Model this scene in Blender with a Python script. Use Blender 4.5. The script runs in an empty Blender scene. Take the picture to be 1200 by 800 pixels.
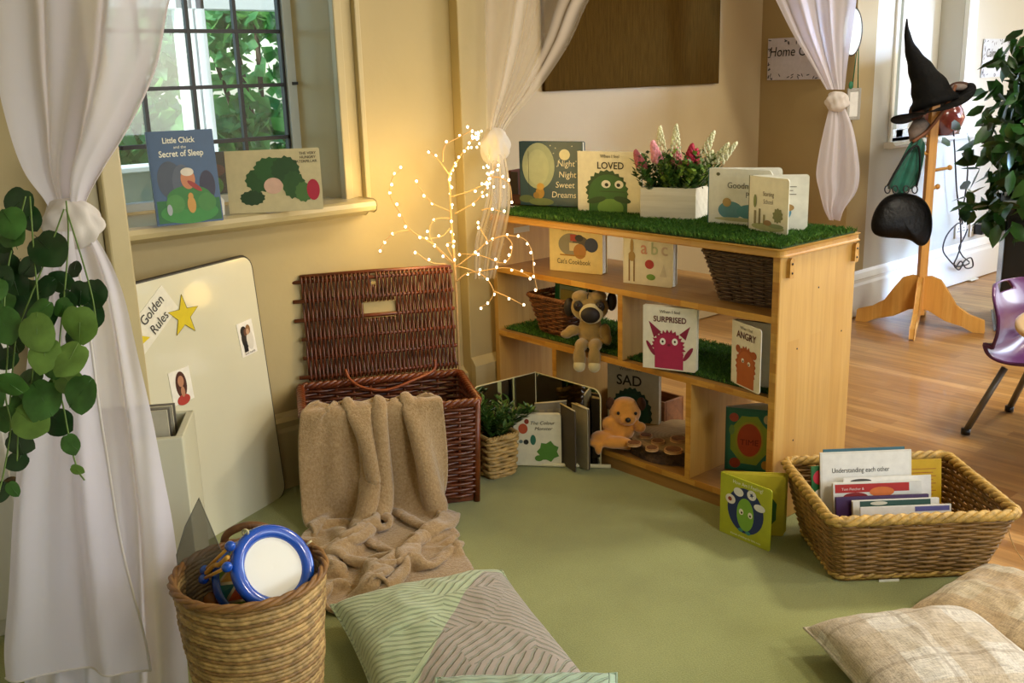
import bpy, math, random
import numpy as np
from mathutils import Vector, Matrix, noise
PI=math.pi
random.seed(7); rng=np.random.default_rng(7)
sc=bpy.context.scene
col=sc.collection
# ------------------------------------------------------------------ camera (measured from the room's own parallel lines)
F=1191.24; PITCH,ROLL,YAW=0.257126,-0.0296107,0.713806
CAM=np.array([0,0,1.35])
_cp,_sp=math.cos(PITCH),math.sin(PITCH)
fw=np.array([math.sin(YAW)*_cp,math.cos(YAW)*_cp,-_sp])
_r=np.array([math.cos(YAW),-math.sin(YAW),0.]); _u=np.cross(_r,fw)
cr=math.cos(ROLL)*_r+math.sin(ROLL)*_u; cu=-math.sin(ROLL)*_r+math.cos(ROLL)*_u
def ray(x,y): return fw+cr*(x-600)/F-cu*(y-400)/F
def onz(x,y,z=0.): d=ray(x,y); return CAM+d*((z-CAM[2])/d[2])
def onx(x,y,X): d=ray(x,y); return CAM+d*(X/d[0])
def ony(x,y,Y): d=ray(x,y); return CAM+d*(Y/d[1])
def dep(x,y,d): return CAM+ray(x,y)*d            # point at a distance d along the view
def above(x,y,p):                                # point of the sight line nearest the vertical over p
    d=ray(x,y); q=np.array(p[:2]); return CAM+d*((q@d[:2])/(d[:2]@d[:2]))
cd=bpy.data.cameras.new('camera'); cam=bpy.data.objects.new('camera',cd); col.objects.link(cam)
cd.sensor_width=36; cd.lens=F/1200*36; cd.clip_start=.05
M=Matrix.Identity(4)
for i in range(3): M[i][0]=cr[i]; M[i][1]=cu[i]; M[i][2]=-fw[i]; M[i][3]=CAM[i]
cam.matrix_world=M; sc.camera=cam
# ------------------------------------------------------------------ materials
def lin(h):
    if not isinstance(h,str): return tuple(h)
    c=[int(h[i:i+2],16)/255 for i in (0,2,4)]
    return tuple(x/12.92 if x<.04045 else ((x+.055)/1.055)**2.4 for x in c)
class NT:
    def __init__(s,name):
        s.m=bpy.data.materials.new(name); s.m.use_nodes=True; s.t=s.m.node_tree; s.n=s.t.nodes
        s.b=s.n['Principled BSDF']; s.out=s.n['Material Output']
    def new(s,t,**k):
        n=s.n.new('ShaderNode'+t)
        for a,v in k.items(): setattr(n,a,v)
        return n
    def link(s,a,b): s.t.links.new(a,b)
    def coord(s,which='Object',scale=(1,1,1),rot=(0,0,0)):
        c=s.new('TexCoord'); m=s.new('Mapping'); m.inputs['Scale'].default_value=scale; m.inputs['Rotation'].default_value=rot
        s.link(c.outputs[which],m.inputs[0]); return m.outputs[0]
    def noise(s,vec,scale,detail=4,rough=.55):
        n=s.new('TexNoise'); s.link(vec,n.inputs['Vector']); n.inputs['Scale'].default_value=scale
        n.inputs['Detail'].default_value=detail; n.inputs['Roughness'].default_value=rough; return n.outputs['Fac']
    def ramp(s,fac,stops,interp='LINEAR'):
        r=s.new('ValToRGB'); r.color_ramp.interpolation=interp
        while len(r.color_ramp.elements)<len(stops): r.color_ramp.elements.new(.5)
        for e,(p,c) in zip(r.color_ramp.elements,stops): e.position=p; e.color=(*lin(c),1)
        s.link(fac,r.inputs[0]); return r.outputs[0]
    def mix(s,fac,a,b,mode='MIX'):
        n=s.new('Mix'); n.data_type='RGBA'; n.blend_type=mode
        for i,v in ((0,fac),(6,a),(7,b)):
            if hasattr(v,'is_linked'): s.link(v,n.inputs[i])
            elif i==0: n.inputs[0].default_value=v
            else: n.inputs[i].default_value=(*lin(v),1)
        return n.outputs[2]
    def math(s,op,a,b=0.):
        n=s.new('Math',operation=op)
        for i,v in ((0,a),(1,b)):
            if hasattr(v,'is_linked'): s.link(v,n.inputs[i])
            else: n.inputs[i].default_value=v
        return n.outputs[0]
    def bump(s,h,strength=.3,dist=.01):
        b=s.new('Bump'); b.inputs['Strength'].default_value=strength; b.inputs['Distance'].default_value=dist
        s.link(h,b.inputs['Height']); s.link(b.outputs[0],s.b.inputs['Normal'])
    def setp(s,**k):
        for a,v in k.items():
            i=s.b.inputs[a.replace('_',' ')]
            if hasattr(v,'is_linked'): s.link(v,i)
            else: i.default_value=v
_mc={}
def mat(name,color='808080',rough=.6,var=0,vs=8,bump=0,bs=60,bd=.003,metal=0,spec=.5,coat=0,sheen=0):
    if name in _mc: return _mc[name]
    t=NT(name); c=lin(color)
    if var:
        v=t.coord(); f=t.noise(v,vs)
        a=tuple(x*(1-var) for x in c); b=tuple(min(1,x*(1+var)) for x in c)
        t.setp(Base_Color=t.ramp(f,[(.3,a),(.7,b)]))
    else: t.setp(Base_Color=(*c,1))
    if bump: t.bump(t.noise(t.coord(),bs,3),bump,bd)
    t.setp(Roughness=rough,Metallic=metal,Coat_Weight=coat,Sheen_Weight=sheen); t.b.inputs['Specular IOR Level'].default_value=spec
    _mc[name]=t.m; return t.m
def C_(h,rough=.55): return mat('ink_'+h,h,rough,var=.06,vs=40)
def wood(name,c1,c2,c3,grain='X',stave=.06,length=.5,rough=.45,var=.5,coat=.15):
    """edge-glued timber: staves of slightly different tone with fine grain along one axis"""
    if name in _mc: return _mc[name]
    t=NT(name)
    rot={'X':(0,0,0),'Y':(0,0,PI/2),'Z':(PI/2,0,PI/2)}[grain]
    c=t.new('TexCoord'); sp=t.new('SeparateXYZ'); t.link(c.outputs['Object'],sp.inputs[0])
    o={'X':(0,1,2),'Y':(1,0,2),'Z':(2,0,1)}[grain]
    cb=t.new('CombineXYZ'); t.link(sp.outputs[o[0]],cb.inputs[0]); 
    t.link(t.math('ADD',sp.outputs[o[1]],t.math('MULTIPLY',sp.outputs[o[2]],1.0)),cb.inputs[1])
    br=t.new('TexBrick'); t.link(cb.outputs[0],br.inputs['Vector']); br.inputs['Scale'].default_value=1
    br.inputs['Brick Width'].default_value=length; br.inputs['Row Height'].default_value=stave; br.inputs['Mortar Size'].default_value=.0004
    br.inputs['Color1'].default_value=(0,0,0,1); br.inputs['Color2'].default_value=(1,1,1,1); br.inputs['Mortar'].default_value=(.2,.2,.2,1)
    br.offset=.37; br.inputs['Bias'].default_value=0
    mp=t.new('Mapping'); mp.inputs['Scale'].default_value=(2.2,38,38); 
    cb2=t.new('CombineXYZ')
    for i in range(3): t.link(sp.outputs[o[i]],cb2.inputs[i])
    t.link(cb2.outputs[0],mp.inputs[0])
    n=t.noise(mp.outputs[0],1.5,6,.65)
    base=t.mix(br.outputs['Color'],c1,c2)
    t.setp(Base_Color=t.mix(t.ramp(n,[(.4,'000000'),(.75,(var,var,var))]),base,c3),Roughness=rough,Coat_Weight=coat,Coat_Roughness=.25)
    t.bump(n,.08,.001)
    _mc[name]=t.m; return t.m
W_X=wood('birch_long','bc8836','c89a4a','92642a','X',.045,.17)
W_Z=wood('birch_upright','c2954a','cda45c','a47a38','Z',.06,.9)
W_IN=wood('birch_shelf','a0763c','ad844a','7e5626','X',.07,.8)
M_edge=wood('birch_edge','b87c26','d4a044','8e5818','X',.03,.07)
M_wick=mat('wicker_dark','5e2c14',.35,var=.45,vs=25,spec=.7)
M_wick2=mat('wicker_dark_rod','6a3012',.35,var=.35,vs=18,spec=.6)
M_cane=mat('cane_brown','87632f',.5,var=.4,vs=30)
M_cane2=mat('cane_dark','4c3624',.5,var=.4,vs=30)
M_sea=mat('seagrass','b08f58',.55,var=.4,vs=45,bump=.4,bs=160)
M_sea2=mat('seagrass_brown','8f6c3c',.55,var=.45,vs=45,bump=.4,bs=160)
M_wh=mat('white_paper','efece0',.6)
M_pg=mat('page_block','e4dfcd',.7,var=.08,vs=120)
M_black=mat('black_plastic','0c0c0d',.35)
M_wall=mat('cream_wall_paint','b8a678',.55,var=.05,vs=3,bump=.25,bs=9,bd=.01,spec=.4)
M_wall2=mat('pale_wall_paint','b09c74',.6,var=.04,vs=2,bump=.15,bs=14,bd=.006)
M_wallw=mat('white_wall_paint','c2bdae',.5,var=.03,vs=2,bump=.15,bs=12,bd=.006)
M_trim=mat('cream_gloss_paint','c0b084',.3,var=.05,vs=5,bump=.12,bs=20,bd=.004,spec=.5)
M_trimw=mat('white_gloss_paint','e6e4da',.3,spec=.5)
# ------------------------------------------------------------------ mesh builder
class MB:
    def __init__(s): s.v=[]; s.f=[]; s.mi=[]; s.n=0; s.sm=[]
    def add(s,v,f,m=0,smooth=False):
        v=np.asarray(v,float).reshape(-1,3); s.v.append(v)
        o=s.n
        for q in f: s.f.append(tuple(int(i)+o for i in q))
        s.mi+= [m]*len(f); s.sm+=[smooth]*len(f); s.n+=len(v); return s
    def box(s,a,b,m=0):
        x0,y0,z0=a; x1,y1,z1=b
        v=[(x0,y0,z0),(x1,y0,z0),(x1,y1,z0),(x0,y1,z0),(x0,y0,z1),(x1,y0,z1),(x1,y1,z1),(x0,y1,z1)]
        return s.add(v,[(0,3,2,1),(4,5,6,7),(0,1,5,4),(1,2,6,5),(2,3,7,6),(3,0,4,7)],m)
    def prism(s,pts,y0,y1,m=0,plane='XZ',smooth=False):
        """extrude a 2D outline; XZ plane extrudes along y, XY along z, YZ along x"""
        n=len(pts)
        def P(p,h): return {'XZ':(p[0],h,p[1]),'XY':(p[0],p[1],h),'YZ':(h,p[0],p[1])}[plane]
        v=[P(p,y0) for p in pts]+[P(p,y1) for p in pts]
        s.add(v,[tuple(range(n)),tuple(range(2*n-1,n-1,-1))],m)
        s.v.pop(); s.n-=2*n
        f=[(i,(i+1)%n,n+(i+1)%n,n+i) for i in range(n)]
        s.v.append(np.array(v)); o=s.n; 
        for q in f: s.f.append(tuple(i+o for i in q))
        s.mi+=[m]*n; s.sm+=[smooth]*n; s.n+=2*n; return s
    def tube(s,pts,r,sides=6,closed=False,m=0,flat=1.0):
        p=np.asarray(pts,float); n=len(p)
        if n<2: return s
        t=np.roll(p,-1,0)-np.roll(p,1,0)
        if not closed: t[0]=p[1]-p[0]; t[-1]=p[-1]-p[-2]
        t/=np.linalg.norm(t,axis=1)[:,None]+1e-9
        a=np.array([0,0,1.]) if abs(t[0][2])<.9 else np.array([1.,0,0])
        N=np.zeros_like(p)
        for i in range(n):
            a=a-t[i]*(a@t[i]); a=a/(np.linalg.norm(a)+1e-9); N[i]=a
        B=np.cross(t,N); r=np.broadcast_to(np.asarray(r,float),(n,))
        ang=np.arange(sides)/sides*2*PI
        v=p[:,None]+r[:,None,None]*(np.cos(ang)[None,:,None]*N[:,None]+flat*np.sin(ang)[None,:,None]*B[:,None])
        f=[]
        for i in range(n if closed else n-1):
            j=(i+1)%n
            for k in range(sides):
                k2=(k+1)%sides; f.append((i*sides+k,i*sides+k2,j*sides+k2,j*sides+k))
        if not closed: f+= [tuple(range(sides-1,-1,-1)),tuple((n-1)*sides+k for k in range(sides))]
        return s.add(v.reshape(-1,3),f,m,True)
    def lathe(s,prof,seg=32,c=(0,0,0),m=0,sx=1,sy=1,rim=None):
        prof=list(prof); n=len(prof); v=[]; f=[]
        for r,z in prof:
            for k in range(seg):
                a=2*PI*k/seg; v.append((c[0]+r*math.cos(a)*sx,c[1]+r*math.sin(a)*sy,c[2]+z))
        for i in range(n-1):
            for k in range(seg):
                k2=(k+1)%seg; f.append((i*seg+k,i*seg+k2,(i+1)*seg+k2,(i+1)*seg+k))
        s.add(v,f,m,True)
        if prof[0][0]>1e-5: s.add(v[:seg],[tuple(range(seg-1,-1,-1))],m)
        if prof[-1][0]>1e-5: s.add(v[-seg:],[tuple(range(seg))],m)
        return s
    def ball(s,c,r,seg=14,rings=9,m=0,R=None):
        r=np.broadcast_to(np.asarray(r,float),(3,)); v=[]; f=[]
        for i in range(rings+1):
            ph=PI*i/rings
            for k in range(seg):
                a=2*PI*k/seg; v.append((math.sin(ph)*math.cos(a),math.sin(ph)*math.sin(a),math.cos(ph)))
        v=np.array(v)*r
        if R is not None: v=v@np.array(R).T
        v=v+np.array(c)
        for i in range(rings):
            for k in range(seg):
                k2=(k+1)%seg; f.append((i*seg+k,(i+1)*seg+k,(i+1)*seg+k2,i*seg+k2))
        return s.add(v,f,m,True)
    def grid(s,P,m=0,smooth=True,cu_=False):
        P=np.asarray(P,float); a,b=P.shape[:2]; f=[]
        for i in range(a-1):
            for j in range(b-(0 if cu_ else 1)):
                j2=(j+1)%b; f.append((i*b+j,i*b+j2,(i+1)*b+j2,(i+1)*b+j))
        return s.add(P.reshape(-1,3),f,m,smooth)
    def build(s,name,mats,parent=None,bevel=0,solid=0,subd=0,smooth=None,remesh=0,loc=None,rot=None):
        me=bpy.data.meshes.new(name); v=np.vstack(s.v) if s.v else np.zeros((0,3))
        me.from_pydata(v.tolist(),[],s.f)
        if not isinstance(mats,(list,tuple)): mats=[mats]
        for x in mats: me.materials.append(x)
        me.polygons.foreach_set('material_index',s.mi)
        me.polygons.foreach_set('use_smooth',[True]*len(s.f) if smooth else s.sm)
        me.update()
        o=bpy.data.objects.new(name,me); col.objects.link(o)
        if parent is not None: o.parent=parent
        if loc is not None: o.location=[float(q) for q in loc]
        if rot is not None: o.rotation_euler=rot
        if remesh: md=o.modifiers.new('r','REMESH'); md.mode='VOXEL'; md.voxel_size=remesh; md.use_smooth_shade=True; sm=o.modifiers.new('s','SMOOTH'); sm.iterations=4; sm.factor=.6
        if subd: md=o.modifiers.new('s','SUBSURF'); md.levels=subd; md.render_levels=subd
        if solid: md=o.modifiers.new('t','SOLIDIFY'); md.thickness=solid; md.offset=0
        if bevel: md=o.modifiers.new('b','BEVEL'); md.width=bevel; md.segments=2; md.limit_method='ANGLE'; md.angle_limit=math.radians(50)
        return o
def thing(name,label,cat,loc=(0,0,0),rotz=0,group=None,rot=None):
    o=bpy.data.objects.new(name,None); col.objects.link(o); o.location=[float(x) for x in loc]
    o.rotation_euler=rot if rot is not None else (0,0,rotz); o.empty_display_size=.05
    o['label']=label; o['category']=cat
    if group: o['group']=group
    return o
def tag(o,label,cat,group=None,kind=None):
    o['label']=label; o['category']=cat
    if group: o['group']=group
    if kind: o['kind']=kind
    return o
def struct(o): o['kind']='structure'; return o
def spline(pts,n=8):
    p=np.asarray(pts,float); p=np.vstack([2*p[0]-p[1],p,2*p[-1]-p[-2]]); o=[]
    for i in range(1,len(p)-2):
        for k in range(n):
            t=k/n; o.append(.5*((2*p[i])+(-p[i-1]+p[i+1])*t+(2*p[i-1]-5*p[i]+4*p[i+1]-p[i+2])*t*t+(-p[i-1]+3*p[i]-3*p[i+1]+p[i+2])*t**3))
    o.append(p[-2]); return np.array(o)
def rrect(w,h,r,x0=0,z0=0,corners=(1,1,1,1),n=5):
    """rounded rectangle outline, corners order: bl, br, tr, tl"""
    o=[]
    for i,(cx,cz,a0) in enumerate(((r,r,PI),(w-r,r,1.5*PI),(w-r,h-r,0),(r,h-r,.5*PI))):
        if corners[i] and r>0:
            for k in range(n+1): a=a0+k/n*PI/2; o.append((x0+cx+r*math.cos(a),z0+cz+r*math.sin(a)))
        else: o.append((x0+(0 if i in(0,3) else w),z0+(0 if i<2 else h)))
    return o
def ell(cx,cz,rx,rz,n=24,rot=0):
    return [(cx+rx*math.cos(a)*math.cos(rot)-rz*math.sin(a)*math.sin(rot),cz+rx*math.cos(a)*math.sin(rot)+rz*math.sin(a)*math.cos(rot)) for a in (2*PI*k/n for k in range(n))]
def star(cx,cz,r,ri,n=5,rot=0): return [(cx+(r if k%2==0 else ri)*math.sin(rot+PI*k/n),cz+(r if k%2==0 else ri)*math.cos(rot+PI*k/n)) for k in range(2*n)]
def spiky(cx,cz,rx,rz,n=30,d=.06,seed=1):
    R=random.Random(seed); return [(cx+rx*(1+d*(1 if k%2 else -1)*R.uniform(.5,1.5))*math.cos(2*PI*k/n),cz+rz*(1+d*(1 if k%2 else -1)*R.uniform(.5,1.5))*math.sin(2*PI*k/n)) for k in range(n)]
def picture(parent,shapes,name='cover_picture',y=-.0005,matrix=None):
    """flat printed shapes on a face that looks towards local -y; each shape (outline, colour)"""
    mb=MB(); mats=[]; 
    for k,(pts,c) in enumerate(shapes):
        if c not in mats: mats.append(c)
        yy=y-.00012*k; n=len(pts)
        mb.add([(p[0],yy,p[1]) for p in pts],[tuple(range(n))],mats.index(c))
    o=mb.build(name,[C_(c) for c in mats],parent)
    if matrix is not None: o.matrix_local=matrix
    return o
def text(parent,s,x,z,size,color,y=-.0014,align='CENTER',name='lettering',shear=0,rot=0,bold=0,wide=1,matrix=None,label=None):
    cu_=bpy.data.curves.new('t','FONT'); cu_.body=s; cu_.size=size; cu_.align_x=align; cu_.shear=shear; cu_.offset=bold; cu_.resolution_u=3; cu_.space_line=.95
    to=bpy.data.objects.new('t',cu_); col.objects.link(to)
    dg=bpy.context.evaluated_depsgraph_get(); me=bpy.data.meshes.new_from_object(to.evaluated_get(dg))
    bpy.data.objects.remove(to)
    me.materials.clear(); me.materials.append(C_(color)); o=bpy.data.objects.new(name,me); col.objects.link(o); o.parent=parent
    m=Matrix.Translation((x,y,z))@Matrix.Rotation(PI/2,4,'X')@Matrix.Rotation(rot,4,'Z')@Matrix.Diagonal((wide,1,1,1))
    o.matrix_local=(matrix@m) if matrix is not None else m
    return o
# ------------------------------------------------------------------ books
def book(label,pl,pr,z,h,w=None,t=.02,cover='efece0',spine=None,shapes=(),texts=(),r=.006,tilt=0,kind='closed',open_=.5,pages=3,group=None,back=None,name='picture_book',cat='book',push=0,inner=None,fan=.78):
    a=onz(*pl,z) if len(pl)==2 else np.array(pl,float); b=onz(*pr,z) if len(pr)==2 else np.array(pr,float); d=b-a; rz=math.atan2(d[1],d[0])
    if w is None: w=float(np.linalg.norm(d))
    o=thing(name,label,cat,a+np.array([-math.sin(rz),math.cos(rz),0])*push,group=group,rot=(-tilt,0,rz))
    cc=(0,1,1,0)
    cm=C_(cover,.35)
    MB().prism(rrect(w,h,r,corners=cc),0,.003).build('front_cover',cm,o)
    if kind=='closed':
        MB().box((.001,.003,.003),(w-.003,t-.003,h-.003)).build('pages',M_pg,o)
        MB().prism(rrect(w,h,r,corners=cc),t-.003,t).build('back_cover',C_(back or cover,.35),o)
        MB().box((-.002,0,0),(.001,t,h)).build('spine',C_(spine or cover,.35),o)
    else:
        for k in range(pages):
            f=fan+(1-fan)*(k+1)/(pages+1); pb=MB().prism(rrect(w-.002,h-.001,r,corners=cc),0,.002)
            pb.build('page',C_(inner or 'e9e6da',.5),o,loc=(0,.003+.004*k,0),rot=(0,0,open_*f))
        bb=MB().prism(rrect(w,h,r,corners=cc),0,.003); bb.build('back_cover',C_(back or cover,.35),o,loc=(0,.003+.004*pages,0),rot=(0,0,open_))
        MB().box((-.003,0,0),(.0005,.006+.004*pages,h)).build('spine',C_(spine or cover,.35),o)
    if shapes: picture(o,[([(x*w,y_*h) for x,y_ in pts],c) for pts,c in shapes])
    for tx in texts:
        s,x,y_,sz,c=tx[:5]; text(o,s,x*w,y_*h,sz*h,c,**(tx[5] if len(tx)>5 else {}))
    return o
# ------------------------------------------------------------------ woven baskets
def ring_path(hx,hy,r,n):
    """points round a rounded rectangle, evenly spaced, with outward normals"""
    pts=[]; L=[2*(hx-r),2*(hy-r)]; per=2*L[0]+2*L[1]+2*PI*r
    for k in range(n):
        s=per*k/n
        seg=[(L[0],0),(PI*r/2,1),(L[1],2),(PI*r/2,3),(L[0],4),(PI*r/2,5),(L[1],6),(PI*r/2,7)]
        for ln,i in seg:
            if s<=ln or i==7: break
            s-=ln
        q=i//2; a0=[-PI/2,0,PI/2,PI][q]
        cx,cy=[(hx-r,-(hy-r)),(hx-r,hy-r),(-(hx-r),hy-r),(-(hx-r),-(hy-r))][q]
        if i%2==0:
            dirx=[(1,0),(0,1),(-1,0),(0,-1)][q]; nrm=[(0,-1),(1,0),(0,1),(-1,0)][q]
            st=[(-(hx-r),-hy),(hx,-(hy-r)),(hx-r,hy),(-hx,hy-r)][q]
            pts.append((st[0]+dirx[0]*s,st[1]+dirx[1]*s,nrm[0],nrm[1]))
        else:
            a=a0+s/max(r,1e-6); pts.append((cx+r*math.cos(a),cy+r*math.sin(a),math.cos(a),math.sin(a)))
    return np.array(pts)
def weave(bx,by,tx,ty,h,rows,stakes,rad,amp,r=.02,z0=0,flat=1,sides=5,jit=.0,holes=None):
    mb=MB(); n=stakes*3
    for i in range(rows):
        f=(i+.5)/rows; hx=bx+(tx-bx)*f; hy=by+(ty-by)*f
        P=ring_path(hx,hy,r,n); k=np.arange(n)
        off=amp*np.cos(PI*(k/3*1.0+i)); zz=z0+h*f+np.array([noise.noise((j*.3,i*.7,1.))*jit for j in k])
        v=np.c_[P[:,0]+P[:,2]*off,P[:,1]+P[:,3]*off,zz]
        if holes is not None:
            keep=~holes(v); 
            if not keep.all():
                idx=np.where(keep)[0]; 
                brk=np.where(~keep)[0][-1]; seq=[(brk+1+j)%n for j in range(n)]; seq=[j for j in seq if keep[j]]
                mb.tube(v[seq],rad,sides,flat=flat); continue
        mb.tube(v,rad,sides,closed=True,flat=flat)
    return mb
def stakes_mb(bx,by,tx,ty,h,n,rad,r=.02,z0=0):
    mb=MB(); A=ring_path(bx,by,r,n); B=ring_path(tx,ty,r,n)
    for a,b in zip(A,B): mb.tube([(a[0],a[1],z0),((a[0]+b[0])/2,(a[1]+b[1])/2,z0+h/2),(b[0],b[1],z0+h)],rad,5)
    return mb
def braid(P,z,rad,tw=.5,n=None,r2=None):
    """rope wound rim: two strands twisting round the rim line"""
    mb=MB(); n=len(P); r2=r2 or rad*.62
    for ph in (0,PI*2/3,PI*4/3):
        k=np.arange(n); a=k*tw+ph
        v=np.c_[P[:,0]+P[:,2]*np.cos(a)*rad*.55,P[:,1]+P[:,3]*np.cos(a)*rad*.55,z+np.sin(a)*rad*.55]
        mb.tube(v,r2,6,closed=True)
    return mb
def base_mb(bx,by,z=0.004,t=.008,r=.02): return MB().prism(rrect(2*bx,2*by,r,-bx,-by),z,z+t,plane='XY')
# ================================================================== THE ROOM
YW=3.0; HC=2.75
t=NT('oak_laminate')
c=t.new('TexCoord'); mp=t.new('Mapping'); mp.inputs['Rotation'].default_value=(0,0,PI/2); t.link(c.outputs['Object'],mp.inputs[0])
br=t.new('TexBrick'); t.link(mp.outputs[0],br.inputs['Vector']); br.inputs['Scale'].default_value=1; br.inputs['Brick Width'].default_value=.62; br.inputs['Row Height'].default_value=.062
br.inputs['Mortar Size'].default_value=.0007; br.inputs['Color1'].default_value=(0,0,0,1); br.inputs['Color2'].default_value=(1,1,1,1); br.inputs['Mortar'].default_value=(.0,.0,.0,1); br.offset=.41
m2=t.new('Mapping'); m2.inputs['Scale'].default_value=(22,1.6,1); t.link(c.outputs['Object'],m2.inputs[0])
n1=t.noise(m2.outputs[0],1.4,7,.62)
b0=t.ramp(br.outputs['Color'],[(0,'9c6e38'),(.35,'ba8c4e'),(.7,'a87a40'),(1,'cc9f62')])
t.setp(Base_Color=t.mix(t.ramp(n1,[(.42,'000000'),(.72,(.75,.75,.75))]),b0,'77512a'),Roughness=.38,Coat_Weight=.1)
M_floor=t.m
struct(MB().box((-2.6,-3.2,-.05),(8.2,3.9,-.006)).build('floor',M_floor))
# fitted green carpet with pale edging
t=NT('green_carpet'); v=t.coord()
big=t.noise(v,2.2,5,.6); fine=t.noise(v,260,2,.7)
c0=t.ramp(big,[(.3,'7a8046'),(.55,'8f9658'),(.75,'9da266')])
t.setp(Base_Color=t.mix(.35,c0,t.ramp(fine,[(.3,'686c3a'),(.7,'acb072')])),Roughness=.95,Sheen_Weight=.25); t.bump(fine,.5,.003)
car=thing('carpet','flat green carpet covering the reading corner floor','carpet',(0,0,0))
MB().box((-2.5,-3.1,-.006),(2.62,YW-.02,.0)).build('pile',t.m,car)
MB().box((2.62,-3.1,-.006),(2.634,1.4,.001)).build('edge_strip',mat('edging','cfc8a4',.6),car)
# window wall
WX0,WX1,WZ0,WZ1=1.0,1.86,.945,2.3
w=MB(); w.box((.5,YW,0),(WX0,YW+.3,HC)); w.box((WX1,YW,0),(2.47,YW+.3,HC)); w.box((WX0,YW,0),(WX1,YW+.3,WZ0-.03)); w.box((WX0,YW,WZ1),(WX1,YW+.3,HC))
struct(w.build('wall_back',M_wall))
struct(MB().box((2.345,2.95,0),(2.475,YW,HC)).build('trim_1',M_wall,bevel=.004))          # pilaster at the alcove mouth
struct(MB().prism([(0,0),(-.035,0),(-.035,.2),(-.03,.215),(-.03,.235),(-.012,.245),(0,.26)],1.02,2.345,plane='YZ').build('baseboard_back',M_trim,loc=(0,YW,0)))
MBs=MB().prism([(0,0),(-.025,0),(-.025,.27),(-.01,.29),(0,.3)],2.345,2.475,plane='YZ'); struct(MBs.build('baseboard_pilaster',M_trim,loc=(0,2.95,0)))
# architrave, reveals, sill
a=MB()
a.box((WX1-.01,YW-.03,WZ0),(WX1+.02,YW,2.35)); a.box((WX1+.02,YW-.018,WZ0),(WX1+.065,YW,2.35)); a.box((WX1+.065,YW-.04,WZ0),(WX1+.085,YW,2.35))
struct(a.build('trim_2',M_trim,bevel=.004))
a=MB(); a.box((WX0,YW+.18,WZ0),(WX1,YW+.2,WZ0+.02)); a.prism([(WX1,YW),(WX1,YW+.22),(WX1-.05,YW+.22)],WZ0,WZ1,plane='XY')
struct(a.build('trim_3',M_trim,bevel=.002))
sl=MB(); sl.prism([(YW+.24,WZ0-.03),(YW-.11,WZ0-.03),(YW-.125,WZ0-.022),(YW-.13,WZ0-.008),(YW-.125,WZ0+.006),(YW-.11,WZ0+.012),(YW+.24,WZ0+.012)],1.0,1.905,plane='YZ',smooth=False)
sl.prism([(YW,WZ0-.05),(YW-.02,WZ0-.05),(YW-.05,WZ0-.03),(YW,WZ0-.03)],1.0,1.93,plane='YZ')
struct(sl.build('trim_4',M_trim,bevel=.003))
# leaded window
gl=NT('window_glass'); tr=gl.new('BsdfTransparent'); gs=gl.new('BsdfGlossy'); gs.inputs['Roughness'].default_value=.02; tr.inputs[0].default_value=(.9,.97,.98,1)
mx=gl.new('MixShader'); mx.inputs[0].default_value=.06; gl.link(tr.outputs[0],mx.inputs[1]); gl.link(gs.outputs[0],mx.inputs[2]); gl.link(mx.outputs[0],gl.out.inputs[0]); M_glass=gl.m
YG=YW+.2
g=struct(MB().box((WX0,YG+.008,WZ0),(WX1,YG+.012,WZ1)).build('window_1',M_glass))
lead=mat('black_lead','0a0a0b',.4)
lb=MB()
for X in (1.127,1.291,1.455,1.619): lb.box((X-.006,YG,WZ0+.05),(X+.006,YG+.018,WZ1))
for Z in (1.163,1.337,1.511,1.685,1.859,2.033): lb.box((WX0,YG+.001,Z-.006),(1.785,YG+.017,Z+.006))
lb.box((1.776,YG-.002,WZ0),(1.79,YG+.02,WZ1)); lb.box((1.2,YG-.002,1.156),(1.79,YG+.018,1.168))
lb.build('glazing_bars',lead,g)
fr=MB(); fr.box((1.785,YG-.015,WZ0),(1.84,YG+.03,WZ1)); fr.box((WX0,YG-.012,WZ0),(1.79,YG+.03,WZ0+.045))
fr.build('window_frame',mat('window_frame_grey','b9c0be',.4),g,bevel=.003)
lt=MB().box((1.80,YG-.03,1.335),(1.815,YG-.015,1.345)); lt.build('window_latch',M_black,g)
# left pier and what lies left of it
struct(MB().box((.965,2.75,0),(1.024,3.0,HC)).build('trim_5',M_trim,bevel=.006))
struct(MB().box((.905,2.78,0),(.963,2.84,1.17)).build('trim_6',mat('shaded_board','b5a98a',.5,var=.06),bevel=.004))
struct(MB().box((-2.6,3.3,0),(1.0,3.5,HC)).build('wall_left_recess',M_wallw))
struct(MB().box((-2.8,-3.2,0),(-2.6,3.5,HC)).build('wall_left',M_wallw))
# alcove behind the shelf unit
XR=4.894; YB=3.474
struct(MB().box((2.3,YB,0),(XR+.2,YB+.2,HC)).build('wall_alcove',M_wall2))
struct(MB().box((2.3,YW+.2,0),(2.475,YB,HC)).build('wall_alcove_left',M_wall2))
struct(MB().box((XR,2.9,0),(XR+.2,YB,HC)).build('wall_alcove_right',mat('tan_wall','a08a5c',.6,var=.04,vs=3)))
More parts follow.
